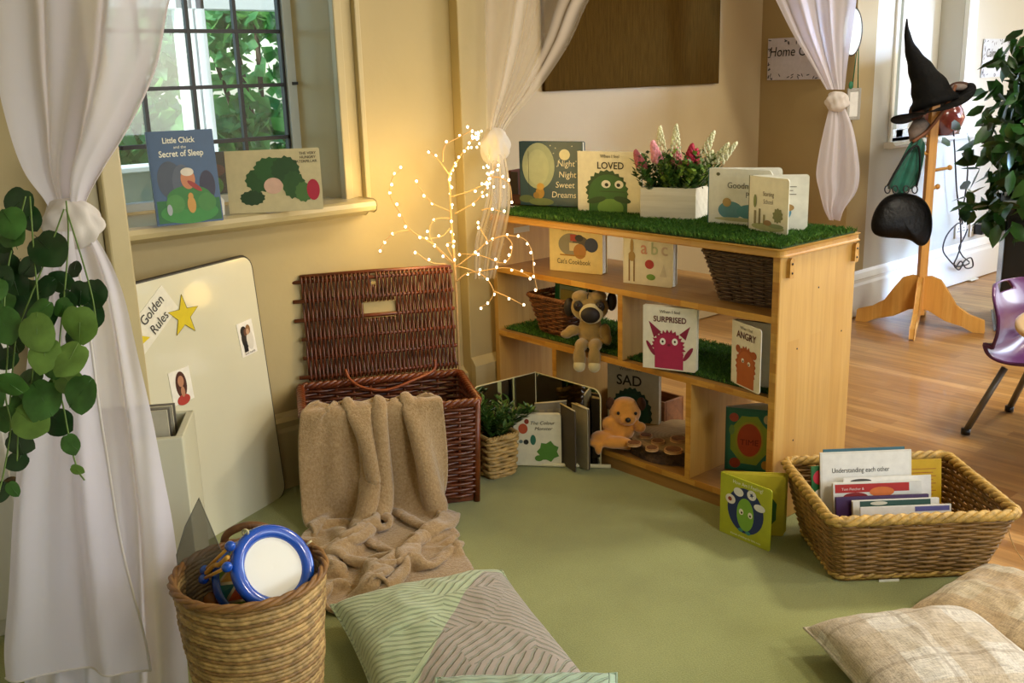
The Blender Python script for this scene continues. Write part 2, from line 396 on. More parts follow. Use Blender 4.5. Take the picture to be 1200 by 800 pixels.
# right wall with its window
RX0,RX1=5.30,6.05
w=MB(); w.box((XR+.2,2.9,0),(RX0,3.2,HC)); w.box((RX0,2.9,0),(RX1,3.2,.93)); w.box((RX1,2.9,0),(8.0,3.2,HC)); w.box((RX0,2.9,2.4),(RX1,3.2,HC))
struct(w.build('wall_right',M_wallw))
prof=[(0,0),(-.022,0),(-.022,.17),(-.016,.185),(-.016,.2),(-.02,.205),(-.01,.235),(0,.25)]
struct(MB().prism(prof,XR,8.0,plane='YZ').build('baseboard_right',M_trimw,loc=(0,2.9,0)))
struct(MB().prism([(.15,-.03),(-.05,-.03),(-.065,-.015),(-.05,0),(.15,0)],5.235,6.32,plane='YZ').build('trim_7',M_trimw,loc=(0,2.9,.93),bevel=.003))
g2=struct(MB().box((RX0,3.05,.93),(RX1,3.056,2.4)).build('window_2',M_glass))
f2=MB(); f2.box((RX0,3.02,.93),(RX0+.05,3.09,2.4)); f2.box((RX0+.28,3.02,.93),(RX0+.36,3.09,2.4)); f2.box((RX0,3.02,.93),(RX1,3.09,.98)); f2.box((RX0+.36,3.04,.93),(RX1,3.06,2.4))
f2.build('window_frame',M_trimw,g2,bevel=.004)
a=MB(); a.box((RX0-.03,2.885,.93),(RX0,2.9,2.45)); a.box((RX1,2.87,.93),(RX1+.09,2.9,2.45)); a.box((RX1+.11,2.88,.93),(RX1+.135,2.9,2.45))
struct(a.build('trim_8',M_trimw,bevel=.004))
# walls and ceiling out of frame
w=MB(); w.box((8.0,-3.2,0),(8.2,3.2,.9)); w.box((8.0,-3.2,2.3),(8.2,3.2,HC)); w.box((8.0,-3.2,.9),(8.2,-1.8,2.3)); w.box((8.0,2.3,.9),(8.2,3.2,2.3))
struct(w.build('wall_far_right',M_wallw))
w=MB(); w.box((-2.8,-3.4,0),(8.2,-3.2,.9)); w.box((-2.8,-3.4,2.3),(8.2,-3.2,HC)); w.box((-2.8,-3.4,.9),(.5,-3.2,2.3)); w.box((4.5,-3.4,.9),(8.2,-3.2,2.3))
struct(w.build('wall_front',M_wallw))
struct(MB().box((-2.8,-3.4,HC),(8.2,3.7,HC+.15)).build('ceiling',mat('ceiling_white','e8e4d8',.8)))
# brown pin board in the alcove
pb=thing('pin_board','large dark brown hessian pin board on the alcove wall','notice board',(3.232,YB-.003,1.27))
t=NT('hessian'); v=t.coord(scale=(60,1,6)); n_=t.noise(v,1.5,5,.6); t.setp(Base_Color=t.ramp(n_,[(.3,'3c2a0c'),(.7,'4e3914')]),Roughness=.95); t.b.inputs['Specular IOR Level'].default_value=.05; t.bump(t.noise(t.coord(),220,2),.5,.002)
MB().box((0,-.02,0),(1.262,0,1.0)).build('board_cloth',t.m,pb,bevel=.003)
# ------------------------------------------------------------------ outside
t=NT('leaf_garden'); v=t.coord(); t.setp(Base_Color=t.ramp(t.noise(v,7,3),[(.3,'16453a'),(.5,'2f7a4c'),(.7,'7fb878')]),Roughness=.5)
tl=t.new('BsdfTranslucent'); tl.inputs[0].default_value=(*lin('8fd070'),1); ms=t.new('MixShader'); ms.inputs[0].default_value=.45
t.link(t.b.outputs[0],ms.inputs[1]); t.link(tl.outputs[0],ms.inputs[2]); t.link(ms.outputs[0],t.out.inputs[0]); M_gleaf=t.m
def leafcloud(n,c,R,size,seed,fn=None,aspect=.45):
    g_=np.random.default_rng(seed); V=[];Fc=[]
    d=g_.normal(size=(n,3)); d/=np.linalg.norm(d,axis=1)[:,None]; rad=g_.uniform(.35,1,n)**.6
    cen=np.array(c)+d*rad[:,None]*np.array(R)
    cen+=.12*np.array(R)*np.sin(cen*9)
    mb=MB(); 
    for i in range(n):
        a=g_.normal(size=3); a/=np.linalg.norm(a); b=np.cross(a,g_.normal(size=3)); b/=np.linalg.norm(b); L=size*g_.uniform(.6,1.3); W=L*aspect
        nn=np.cross(a,b); p=cen[i]
        V+= [p,p+a*L*.45+b*W+nn*L*.06,p+a*L,p+a*L*.45-b*W+nn*L*.06]; k=4*i; Fc+=[(k,k+1,k+2),(k,k+2,k+3)]
    mb.add(V,Fc,0,False); return mb
def shrub(c,R,n,size,seed,label):
    o=thing('garden_shrub',label,'shrub',(c[0],c[1],0),group=None)
    leafcloud(n,(0,0,c[2]),R,size,seed).build('foliage',M_gleaf,o)
    s=MB()
    for k in range(5):
        a=k*1.3; s.tube(spline([(0,0,-.3),(.1*math.cos(a),.1*math.sin(a),c[2]*.5),(R[0]*.5*math.cos(a),R[1]*.5*math.sin(a),c[2]+R[2]*.5)],5),.02,6)
    s.build('stem',mat('bark','4a3a2c',.9,var=.3),o)
struct(MB().box((-4,3.6,-.3),(14,14,-.1)).build('ground_outside',mat('garden_lawn','6c8a4a',.9,var=.3,vs=4)))
shrub((1.9,5.5,1.25),(.62,.5,1.1),2600,.13,11,'leafy green shrub outside the leaded window, left half of view')
shrub((3.4,6.4,1.3),(.85,.5,1.15),2800,.13,12,'leafy green shrub outside the leaded window, right half of view')
shrub((10.4,6.0,1.5),(1.0,.6,1.3),1500,.14,13,'green shrub outside the window behind the coat stand')
cf=thing('garden_window_frame','white painted outdoor window frame seen through the leaded panes','window frame',(0,0,0))
YO=4.7
def post(px0,px1,py,w_=.05,z0=.0,z1=2.4):
    a=ony(px0,py,YO)[0]; b=ony(px1,py,YO)[0]; return MB().box((a,YO,z0),(b,YO+w_,z1))
M_out=mat('white_outdoor_paint','e8eef2',.4)
post(213,233,80).build('post',M_out,cf,bevel=.004); post(236,247,80).build('post',M_out,cf,bevel=.004)
zt=ony(280,12,YO)[2]; MB().box((.9,YO,zt),(4.0,YO+.06,zt+.12)).build('head_rail',M_out,cf,bevel=.004)
zb=ony(165,200,YO)[2]; MB().box((.9,YO-.02,zb-.5),(4.0,YO+.08,zb)).build('low_wall',M_out,cf,bevel=.004)
MB().box((.9,YO-.1,zb),(4.0,YO+.1,zb+.025)).build('ledge',M_out,cf,bevel=.004)
# ================================================================== SHELF UNIT
SX,SY0,SY1=2.441,1.643,2.915; SL=SY1-SY0; SD=.40; SH=.848
su=thing('shelf_unit','low birch bookshelf with open back and grass mats on its boards','shelf unit',(SX,SY1,0),-PI/2)
MB().prism(rrect(SL+.016,SD+.02,.02,-.008,-.01),SH-.022,SH,plane='XY').build('top_board',W_X,su,bevel=.006)
MB().box((0,0,0),(.022,SD,SH-.022)).build('side_panel',W_Z,su,bevel=.002)
MB().box((SL-.022,0,0),(SL,SD,SH-.022)).build('side_panel',W_Z,su,bevel=.003)
MB().box((SL-.024,-.002,0),(SL-.002,.002,SH-.024)).build('front_edge',M_edge,su)
def shelf_b(z,x0=.022,x1=SL-.022,name='shelf_board'):
    o=MB().box((x0,.004,z-.018),(x1,SD-.004,z)).build(name,W_IN,su,bevel=.001)
    MB().box((x0,.0,z-.019),(x1,.004,z+.0005)).build('edge_strip',M_edge,o); return o
shelf_b(.648); shelf_b(.402); shelf_b(.062)
MB().box((.022,.006,0),(SL-.022,.024,.046)).build('plinth',W_IN,su)
for x,z0,z1 in ((.642,.402,.630),(.317,.062,.384),(.937,.062,.384)):
    o=MB().box((x,.003,z0),(x+.02,SD-.005,z1)).build('divider',W_Z,su,bevel=.001)
    MB().box((x,.0,z0),(x+.02,.003,z1)).build('edge_strip',M_edge,o)
for y in (.035,SD-.02):
    o=MB().prism([(y-.007,SH-.085),(y+.009,SH-.085),(y+.011,SH-.07),(y+.008,SH-.05),(y+.011,SH-.035),(y+.004,SH-.028),(y-.006,SH-.035)],SL,SL+.014,plane='YZ').build('connector_hook',W_X,su,bevel=.002)
    s=MB(); 
    for z in (SH-.072,SH-.045): s.ball((SL+.015,y+.002,z),(.002,.0035,.0035))
    s.build('screw',M_black,o)
s=MB()
for y,z in ((.10,SH-.31),(.34,SH-.30),(.10,.25),(.2,SH-.14)): s.ball((SL,y,z),(.0015,.003,.003))
s.build('screw_hole',M_black,su)
lb_=MB().box((.0222,.09,SH-.085),(.0232,.17,SH-.063)).build('paper_sticker',mat('sticker','c9c4b2',.6),su)
# sticky notes of wear are left to the timber; artificial grass
def grass(name,label,x0,x1,y0,y1,z,n,hgt=.013,seed=1,parent_loc=None):
    g=np.random.default_rng(seed); o=thing(name,label,'grass mat',(SX,SY1,0),-PI/2)
    gb=NT('turf'); v=gb.coord(); gb.setp(Base_Color=gb.ramp(gb.noise(v,70,2,.6),[(.3,'2c5216'),(.55,'497824'),(.75,'78a23a')]),Roughness=.5)
    MB().box((x0,y0,z),(x1,y1,z+.004)).build('backing',mat('turf_backing','24401a',.9),o)
    V=[];Fc=[]
    P=np.c_[g.uniform(x0-.003,x1+.003,n),g.uniform(y0-.003,y1+.003,n)]
    for k,(x,y) in enumerate(P):
        a=g.uniform(0,2*PI); l=g.uniform(.3,1)*hgt*.9; hh=hgt*g.uniform(.6,1.15); wx,wy=math.cos(a+PI/2)*.0011,math.sin(a+PI/2)*.0011
        V+=[(x-wx,y-wy,z+.003),(x+wx,y+wy,z+.003),(x+math.cos(a)*l*.4+wx,y+math.sin(a)*l*.4+wy,z+.003+hh*.7),(x+math.cos(a)*l,y+math.sin(a)*l,z+.003+hh),(x+math.cos(a)*l*.4-wx,y+math.sin(a)*l*.4-wy,z+.003+hh*.7)]
        Fc.append((5*k,5*k+1,5*k+2,5*k+3,5*k+4))
    b=MB(); b.add(V,Fc); q=b.build('blades',gb.m,o); q['kind']='stuff'; return o
grass('grass_mat','long artificial grass mat covering the shelf top',.006,SL-.004,.004,SD-.005,SH,24000,.016,1)
grass('grass_mat','artificial grass mat under the round wicker basket and plush toy',.03,.637,.03,SD-.02,.402,7000,.012,2)
grass('grass_mat','artificial grass mat under the pink and orange monster books',.666,SL-.027,.03,SD-.02,.402,8500,.012,3)
ZT=SH+.012; ZS1=.649; ZS2=.412; ZB=.063
E0='1d3556'
def lines(x,z,w_,n,dz=.03,h=.008): return [([(x,z-k*dz),(x+w_*(1-.12*(k%2)),z-k*dz),(x+w_*(1-.12*(k%2)),z-k*dz+h),(x,z-k*dz+h)],'7a7466') for k in range(n)]
def R4(x0,z0,x1,z1): return [(x0,z0),(x1,z0),(x1,z1),(x0,z1)]
# ---- top of the shelf
# dark wooden display stand with a book on it
p=onz(600,243,ZT); q=onz(672,246,ZT); d_=q-p; rz=math.atan2(d_[1],d_[0])
tr_=thing('book_stand','dark red wood display stand at the left end of the shelf top','book stand',onz(597,241,ZT),rz)
M_dw=wood('dark_red_wood','4a1c0e','5f2614','2c0f08','X',.03,.3,rough=.3)
MB().box((0,0,0),(.27,.10,.012)).build('base',M_dw,tr_,bevel=.002)
MB().box((0,-.004,.004),(.27,.012,.045)).build('front_ledge',M_dw,tr_,bevel=.004)
o=MB().box((-.002,.0,.012),(.012,.09,.135)).build('side_panel',M_dw,tr_,bevel=.003)
text(tr_,'Funky',-.0,.035,.03,'d8d2c4',y=-.002,rot=PI/2,align='LEFT')
MB().box((0.0,.0,.03),(.04,.004,.13)).build('side_card',C_('22140e'),tr_)
swirl=[(ell(.30,.62,.26,.36,30),'a9b394'),(ell(.29,.6,.18,.28,26),'b7bf9d'),(ell(.72,.80,.085,.085,20),'e9e2bc'),(ell(.10,.1,.12,.06),'5d6f48'),(ell(.34,.06,.2,.06),'6d7c4c'),
       (ell(.32,.20,.07,.09),'b38a3c'),(ell(.33,.30,.06,.055),'caa04a'),(R4(.14,.2,.146,.85),'23343a'),(ell(.26,.16,.05,.05),'9c7a38')]+[(star(x,z,.015,.006),'cfd6c8') for x,z in ((.58,.9),(.64,.72),(.84,.93),(.9,.7),(.55,.82),(.5,.94),(.93,.85),(.6,.62))]
b1=book('blue night-time picture book with big pale moon, on the dark stand',(609,240),(682,243),ZT+.012,.235,t=.022,cover='1f4654',spine='16323e',shapes=swirl,
  texts=[('Night',.74,.62,.135,'efe9d2',{'shear':.1}),('Night',.76,.45,.135,'efe9d2',{'shear':.1}),('Sweet',.72,.29,.135,'efe9d2',{'shear':.1}),('Dreams',.70,.135,.135,'efe9d2',{'shear':.1})],push=.01)
mon=[(spiky(.47,.36,.335,.33,44,.05,3),'1f4a22'),(ell(.49,.33,.31,.30),'2f682c'),(R4(.18,.0,.80,.33),'2f682c'),(ell(.53,.08,.21,.15),'6d9a44'),(ell(.30,.20,.16,.05,20,.25),'1f4a22'),(ell(.72,.22,.14,.05,20,-.2),'1f4a22'),
     (ell(.46,.47,.075,.065),'f2f0e6'),(ell(.67,.47,.07,.065),'f2f0e6'),(ell(.47,.46,.03,.03),'15201a'),(ell(.66,.46,.03,.03),'15201a'),(R4(.36,.345,.76,.353),'1f3d1c')]
book('white LOVED board book with a green monster, beside the flower box',(678,247),(750,251),ZT,.215,t=.022,cover='e9e3cd',shapes=mon,texts=[('LOVED',.53,.72,.16,'2c2a22',{'bold':.0005}),('When I feel',.52,.9,.075,'57524a')])
# flower box
p=onz(750,255,ZT); q=onz(813,258,ZT); rz=math.atan2((q-p)[1],(q-p)[0])
fb=thing('flower_box','white wooden planter box of artificial pink and white flowers on the shelf','planter box',p,rz)
Mwb=wood('white_washed_wood','d8d3c2','e4dfd0','b8b09a','X',.02,.6,rough=.6,coat=0)
o=MB(); BW,BD,BH=.20,.125,.105
o.box((0,0,0),(BW,.008,BH)); o.box((0,BD-.008,0),(BW,BD,BH)); o.box((0,.008,0),(.008,BD-.008,BH)); o.box((BW-.008,.008,0),(BW,BD-.008,BH)); o.box((.008,.008,0),(BW-.008,BD-.008,.01))
o.build('box',Mwb,fb,bevel=.0015)
MB().box((.01,.01,.01),(BW-.01,BD-.01,BH-.015)).build('moss',mat('moss','2a3218',.9,var=.3,vs=40),fb)
M_leaf=mat('leaf_green','3c5f24',.4,var=.45,vs=18,spec=.5); M_leafl=mat('leaf_light','7c9a3c',.45,var=.35,vs=18)
def sprig(mb,base,dirv,L,n,ls,seed,asp=.32):
    g=random.Random(seed); dirv=np.array(dirv,float); dirv/=np.linalg.norm(dirv)
    for k in range(n):
        f=(k+1)/n; p=np.array(base)+dirv*L*f+np.array([0,0,-.15*L*f*f])*(1-abs(dirv[2]))
        a=g.uniform(0,2*PI); up=np.array([math.cos(a),math.sin(a),g.uniform(.0,.8)])+dirv*.5; up/=np.linalg.norm(up)
        sd=np.cross(up,[g.uniform(-.3,.3),g.uniform(-.3,.3),1]); sd/=np.linalg.norm(sd)+1e-6; nn=np.cross(sd,up); l=ls*g.uniform(.7,1.25); w_=l*asp
        mb.add([p,p+up*l*.45+sd*w_+nn*l*.08,p+up*l,p+up*l*.45-sd*w_+nn*l*.08,p+up*l*.5-nn*l*.02],[(0,1,4),(1,2,4),(2,3,4),(3,0,4)],0,True)
G=random.Random(5); fm=MB()
for k in range(75):
    x=G.uniform(.01,BW-.01); y=G.uniform(.01,BD-.01); dx=(x-BW/2)*5.5+G.uniform(-.35,.35); dy=(y-BD/2)*6+G.uniform(-.3,.3); L=G.uniform(.07,.14)
    sprig(fm,(x,y,BH-.02),(dx,dy,1),L,14,.024,k,.36)
fm.build('foliage',M_leaf,fb)
fm=MB()
for k in range(22): sprig(fm,(G.uniform(.06,BW-.02),G.uniform(.01,BD-.01),BH-.02),(G.uniform(-.1,1.0),G.uniform(-.6,.3),1),G.uniform(.1,.16),14,.022,k+400,.34)
fm.build('pale_foliage',M_leafl,fb)
def spike(x,y,dx,L,c,nm,sz=.011,seed=0):
    mb=MB(); g=random.Random(seed); b=np.array((x,y,BH)); dv=np.array((dx,g.uniform(-.2,.1),1.)); dv/=np.linalg.norm(dv)
    mb.tube([b,b+dv*L],.0012,5)
    for k in range(46):
        f=.55+.45*k/46; rr=.014*(1.15-(k/46)**1.5); a=k*2.4; pp=b+dv*L*f+np.array([math.cos(a)*rr,math.sin(a)*rr,0])
        mb.ball(pp,(sz*.55,sz*.55,sz*.75),6,4)
    mb.build(nm,mat(nm+'_'+c,c,.6,var=.2,vs=60),fb)
for k,(x,dx,L,c,s_) in enumerate(((.02,-.5,.13,'b8606a',.012),(.07,-.25,.155,'e59aa6',.013),(.105,-.02,.13,'e8929e',.013),(.145,.22,.145,'b01f40',.012),(.15,.3,.13,'b92a4a',.012))): spike(x,.04+.012*(k%3),dx,L,c,'pink_flower',s_,k)
for k,(x,dx,L) in enumerate(((.06,-.1,.2),(.10,.08,.21),(.15,.45,.2),(.175,.75,.18),(.16,.6,.14),(.185,.9,.2))): spike(x,.06,dx,L,'e3e3bd','white_flower',.008,k+20)
# the two V-standing board books with painted meadow covers
def animal(cx,cz,s,c1='a8763a',c2='4d86a0'):   # small blue-coated figure left as plain colour shapes
    return [(ell(cx,cz,.16*s,.13*s),c2),(ell(cx-.02,cz-.12*s,.13*s,.06*s),'9c8a58'),(ell(cx+.1*s,cz+.14*s,.08*s,.05*s),'9aa26a')]
book('open white Goodnight board book with a blue-green cover picture, behind the smaller book',(830,261),(903,267),ZT,.178,cover='e6e6da',spine='3c6f78',kind='open',open_=.42,pages=3,r=.014,
  shapes=[(ell(.36,.26,.2,.16),'5a93a0'),(ell(.68,.25,.22,.13),'4f8f98'),(ell(.5,.10,.4,.035),'b9b98c'),(ell(.30,.40,.07,.08),'b79a60'),(ell(.15,.9,.03,.03),'5a5a40')],texts=[('Goodnight',.56,.66,.15,'4a4a44'),('Peter',.72,.50,.14,'4a4a44')])
sb=book('small Starting School board book standing open at the right end of the shelf top',(877,269),(918,276),ZT,.168,w=.17,cover='e6e4d2',spine='3e4a2e',kind='open',open_=.92,pages=2,r=.01,
  shapes=[(ell(.5,.10,.42,.07),'a9b07a'),(ell(.7,.14,.2,.04),'8a9a68'),(R4(.14,.14,.20,.38),'8a8058'),(R4(.26,.14,.31,.42),'7d744c'),(R4(.38,.14,.43,.32),'8f8a5c'),(spiky(.75,.33,.12,.13,20,.12,4),'7f8455'),(ell(.16,.55,.04,.12),'7d8a50'),(ell(.5,.18,.1,.05),'9c7c4e')],
  texts=[('Starting',.5,.66,.115,'5a4632',{'wide':.8}),('School',.5,.52,.115,'5a4632',{'wide':.8})])
bk=[c_ for c_ in sb.children if c_.name.startswith('page')][0]
w_=.168; picture(bk,[([(x*w_,z*.165) for x,z in s_],c_) for s_,c_ in [(ell(.55,.30,.2,.14,20,.3),'5c93ac'),(ell(.40,.20,.13,.10),'b08a52'),(ell(.66,.42,.13,.07),'b08a52')]+lines(.32,.8,.5,3,.07,.015)],y=-.002)
# ---- first shelf down
pots=[(R4(.04,.03,.96,.97),'e3cf94'),(ell(.42,.58,.25,.24),'8f8a7a'),(ell(.60,.60,.16,.17),'55504a'),(R4(.38,.45,.56,.62),'d9c8a0'),(R4(.4,.66,.52,.8),'a53a34'),(ell(.58,.45,.12,.16),'b07a3c'),(ell(.80,.60,.125,.15),'27355a'),(ell(.57,.73,.08,.07),'2c2c38'),
      (R4(.2,.34,.68,.37),'a5782e')]
book('cream Cats Cookbook picture book on the upper left shelf',(645,316),(706,322),ZS1,.172,t=.035,cover='e6d296',shapes=pots,texts=[("Cat's Cookbook",.46,.17,.15,'3c2f22',{'wide':.82}),('Tales from the Kitchen',.48,.86,.07,'9a8436')])
abc=[(R4(.1,.05,.13,.6),'8a6a3c'),(R4(.2,.05,.23,.5),'8a6a3c'),(ell(.17,.55,.07,.1),'a98a50'),(ell(.17,.74,.035,.16),'a98a50'),(ell(.53,.42,.09,.09),'b03030'),(ell(.56,.17,.09,.06),'6f9a3c'),([(.74,.2),(.88,.2),(.82,.45)],'cfc9b4')]
book('cream abc board book with apple and leaf, middle of the upper shelf',(731,331),(791,338),ZS1,.172,w=.19,t=.028,cover='e2dcc6',r=.012,shapes=abc,texts=[('a',.42,.62,.36,'d69a86',{'bold':.0007}),('b',.63,.62,.34,'b9c4a0',{'bold':.0007}),('c',.83,.62,.36,'c9b6a6',{'bold':.0007})])
# tapered rectangular basket of books on the upper right shelf
def rect_basket(name,label,p,rz,bx,by,tx,ty,h,rows,stk,rad,m,mrim,rimr,z0=.006,grp=None,r=.02,flat=1):
    o=thing(name,label,'basket',p,rz)
    weave(bx,by,tx,ty,h,rows,stk,rad,rad*.9,r,z0,flat,jit=.002).build('woven_side',m,o)
    stakes_mb(bx,by,tx,ty,h,stk,rad*.8,r,z0).build('stake',m,o)
    base_mb(bx,by,.0,.01,r).build('base',m,o)
    braid(ring_path(tx,ty,r,220),z0+h,rimr,.55).build('rim',mrim,o)
    braid(ring_path(bx+.002,by+.002,r,180),z0+.01,rimr*.7,.55).build('foot_rim',mrim,o)
    return o
rect_basket('storage_basket','dark brown tapered basket of books at the right of the upper shelf',(2.632,1.815,ZS1),-PI/2+.0,.115,.105,.15,.145,.15,22,22,.0042,M_cane2,M_cane2,.007)
def slab(label,c,p,rz,w_,h_,t_,tilt=.1,group=None,shapes=(),texts=(),spinec=None,tl2=0):
    o=thing('picture_book',label,'book',p,group=group,rot=(-tilt,tl2,rz))
    MB().box((-w_/2,0,0),(w_/2,.003,h_)).build('front_cover',C_(c,.35),o); MB().box((-w_/2+.003,.003,.003),(w_/2-.003,t_-.002,h_-.003)).build('pages',M_pg,o)
    MB().box((-w_/2,t_-.002,0),(w_/2,t_,h_)).build('back_cover',C_(c,.35),o)
    if shapes: picture(o,[([(x*w_-w_/2,z*h_) for x,z in s_],c_) for s_,c_ in shapes])
    for tx_ in texts: text(o,tx_[0],tx_[1]*w_-w_/2,tx_[2]*h_,tx_[3]*h_,tx_[4],**(tx_[5] if len(tx_)>5 else {}))
    return o
slab('dark red picture book inside the dark basket on the upper shelf','7c2018',(2.55,1.77,ZS1+.02),-PI/2,.16,.15,.012,.0,shapes=[(ell(.3,.8,.1,.08),'a83a2c')])
slab('cream covered book inside the dark basket, behind the red one','d8cba8',(2.60,1.86,ZS1+.02),-PI/2,.15,.155,.012,.0)
slab('black covered book inside the dark basket on the upper shelf','1c1a1c',(2.65,1.80,ZS1+.02),-PI/2,.19,.152,.014,.0)
# ---- second shelf, left: wicker basket of books and plush toy
rect_basket('wicker_basket','brown wicker basket of green books on the left grass mat',(2.575,2.66,ZS2),-PI/2-.05,.075,.07,.11,.10,.135,15,18,.0045,mat('cane_red','6c3f22',.45,var=.4,vs=30),mat('cane_red2','7a4a2a',.45,var=.4,vs=30),.008)
slab('green picture book with a pale cover label in the wicker basket','1f6a44',(2.60,2.665,ZS2+.02),-PI/2,.17,.155,.014,.05,shapes=[(R4(.15,.6,.98,.93),'a9bba0'),(R4(.3,.7,.9,.76),'6a7a66')])
slab('dark green picture book at the back of the wicker basket','14482c',(2.63,2.65,ZS2+.02),-PI/2,.17,.168,.012,.04)
slab('buff coloured picture book at the front of the wicker basket','a89a5c',(2.575,2.63,ZS2+.02),-PI/2,.13,.135,.01,.05)
def blob(parent,name,m,parts,vox=.004):
    mb=MB()
    for c_,r_ in parts: mb.ball(c_,r_,16,10)
    return mb.build(name,m,parent,remesh=vox)
# plush toy sitting at the edge with its legs hanging down; local: x right, y back, z up
pp=onz(690,406,ZS2); 
M_pl=mat('plush_tan','94773f',.95,var=.15,vs=30,bump=.5,bs=240,sheen=.6); M_plw=mat('plush_cream','c9b98c',.95,bump=.5,bs=240,sheen=.6); M_pd=mat('plush_dark','1c1212',.6,bump=.3,bs=240)
ty_=thing('plush_toy','tan plush animal with big dark nose sitting on the shelf edge','soft toy',(2.462,2.427,ZS2),-.95)
blob(ty_,'body',M_pl,[((0,.02,.055),(.045,.036,.055)),((0,.02,.09),(.038,.03,.03)),((-.024,-.028,.018),(.024,.045,.022)),((.024,-.028,.018),(.024,.045,.022)),((-.026,-.062,-.02),(.023,.02,.046)),((.026,-.062,-.02),(.023,.02,.046)),
   ((-.06,.0,.062),(.026,.02,.02)),((-.08,-.008,.05),(.022,.016,.016)),((.055,.0,.06),(.02,.02,.03)),((.064,-.006,.036),(.016,.017,.024)),
   ((0,.01,.145),(.068,.05,.052)),((-.03,.0,.185),(.032,.035,.02)),((.03,.0,.185),(.032,.035,.02))],.004)
for sx in (-1,1):
    blob(ty_,'foot_pad',M_plw,[((sx*.026,-.066,-.046),(.0225,.02,.024))],.004)
MB().ball((-.072,.012,.142),(.02,.02,.034),14,9).build('ear',M_pd,ty_); MB().ball((.076,.02,.165),(.018,.02,.034),14,9).build('ear',M_pd,ty_)
blob(ty_,'muzzle',M_plw,[((.012,-.036,.132),(.042,.026,.036))],.003)
MB().ball((.012,-.054,.131),(.034,.017,.028),18,12).build('nose',M_pd,ty_)
for x in (-.033,.043):
    e=MB().ball((x,-.036,.158),(.017,.008,.019),16,10).build('eye_patch',M_pd,ty_); MB().ball((x,-.0435,.158),(.008,.003,.009),12,8).build('eye',mat('eye_gloss','2a1a12',.08),e)
MB().tube([(-.0,-.038,.185),(-.0,-.033,.196),(0,-.01,.198)],.0022,6).build('seam',M_pd,ty_)
# ---- second shelf, right
pink=[(spiky(.47,.36,.30,.26,50,.09,8),'9c1f48'),(ell(.47,.34,.27,.24),'ad2452'),(R4(.22,.02,.76,.3),'ad2452'),([(.2,.5),(.1,.76),(.34,.6)],'8a1a40'),([(.68,.58),(.88,.72),(.80,.50)],'8a1a40'),(ell(.14,.33,.14,.035,16,2.2),'8a1a40'),(ell(.85,.28,.14,.04,16,.9),'8a1a40'),
      (ell(.37,.45,.055,.055),'f2eee8'),(ell(.60,.46,.055,.055),'f2eee8'),(ell(.37,.45,.02,.02),'1a1010'),(ell(.60,.46,.02,.02),'1a1010'),(ell(.49,.40,.03,.02),'7c1638')]
book('white SURPRISED book with a pink monster on the grass mat',(754,430),(824,438),ZS2,.208,w=.178,t=.02,cover='ece6d6',r=.008,shapes=pink,texts=[('SURPRISED',.50,.76,.125,'5a1426',{'bold':.0005,'wide':.88}),('When I feel',.50,.90,.07,'3a3430')])
org=[(spiky(.5,.34,.34,.3,44,.07,9),'a5501f'),(ell(.5,.3,.3,.28),'b55f28'),(R4(.2,.02,.8,.25),'b55f28'),(ell(.22,.58,.08,.06),'a5501f'),(ell(.78,.56,.1,.06),'a5501f'),(ell(.4,.42,.05,.035),'f0e8dc'),(ell(.62,.40,.05,.035),'f0e8dc'),(ell(.41,.41,.02,.018),'201008'),(ell(.61,.39,.02,.018),'201008')]
book('narrow looking ANGRY book with an orange monster, standing open',(857,447),(882,459),ZS2,.198,w=.15,cover='e8e2d2',kind='open',open_=.6,pages=2,r=.01,shapes=org,texts=[('ANGRY',.5,.76,.15,'5a2414',{'bold':.0005}),('When I feel',.5,.9,.07,'3a3430')],back='2c1416',inner='e8e2d2')
slab('dark covered picture book in shade behind the orange monster book','2e1a1e',(2.66,1.71,ZS2),-PI/2-.1,.12,.19,.014,.05,shapes=[(ell(.4,.3,.18,.12),'3c5a48'),(ell(.6,.6,.2,.15),'57302c'),(ell(.3,.7,.1,.08),'6a6a60')])
# ---- bottom compartments
sad=[(spiky(.46,.28,.40,.36,50,.04,4),'17453f'),(ell(.46,.25,.35,.32),'1f554c'),(R4(.1,.0,.82,.2),'1f554c')]
book('white SAD board book with dark green monster behind the log slice',(2.60,2.47,.062),(2.665,2.28,.062),.062,.27,w=.2,t=.02,cover='c4c3b6',shapes=sad,texts=[('SAD',.42,.68,.2,'1c1c1a',{'bold':.0007}),('When I feel',.45,.88,.07,'57524a')])
book('white monster book half hidden behind the lower shelf divider',(791,536),(830,545),.066,.21,w=.15,t=.02,cover='d8d6ca',shapes=[(spiky(.5,.3,.34,.34,40,.05,2),'151a2a'),(ell(.3,.66,.08,.05),'151a2a')],texts=[('SCARED',.1,.76,.13,'1c1c1a',{'align':'LEFT','wide':.8})],push=.14)
cr_=thing('wooden_crate','brown wooden crate behind the golden teddy bear','crate',(2.705,2.57,ZB),-PI/2)
M_cr=wood('crate_wood','7a4a22','8f5a2c','4a2a12','X',.05,.5)
o=MB(); o.box((0,0,0),(.28,.01,.12)); o.box((0,.1,0),(.28,.11,.12)); o.box((0,.01,0),(.01,.1,.12)); o.box((.27,.01,0),(.28,.1,.12)); o.box((.01,.01,0),(.27,.1,.01)); o.build('box',M_cr,cr_,bevel=.002)
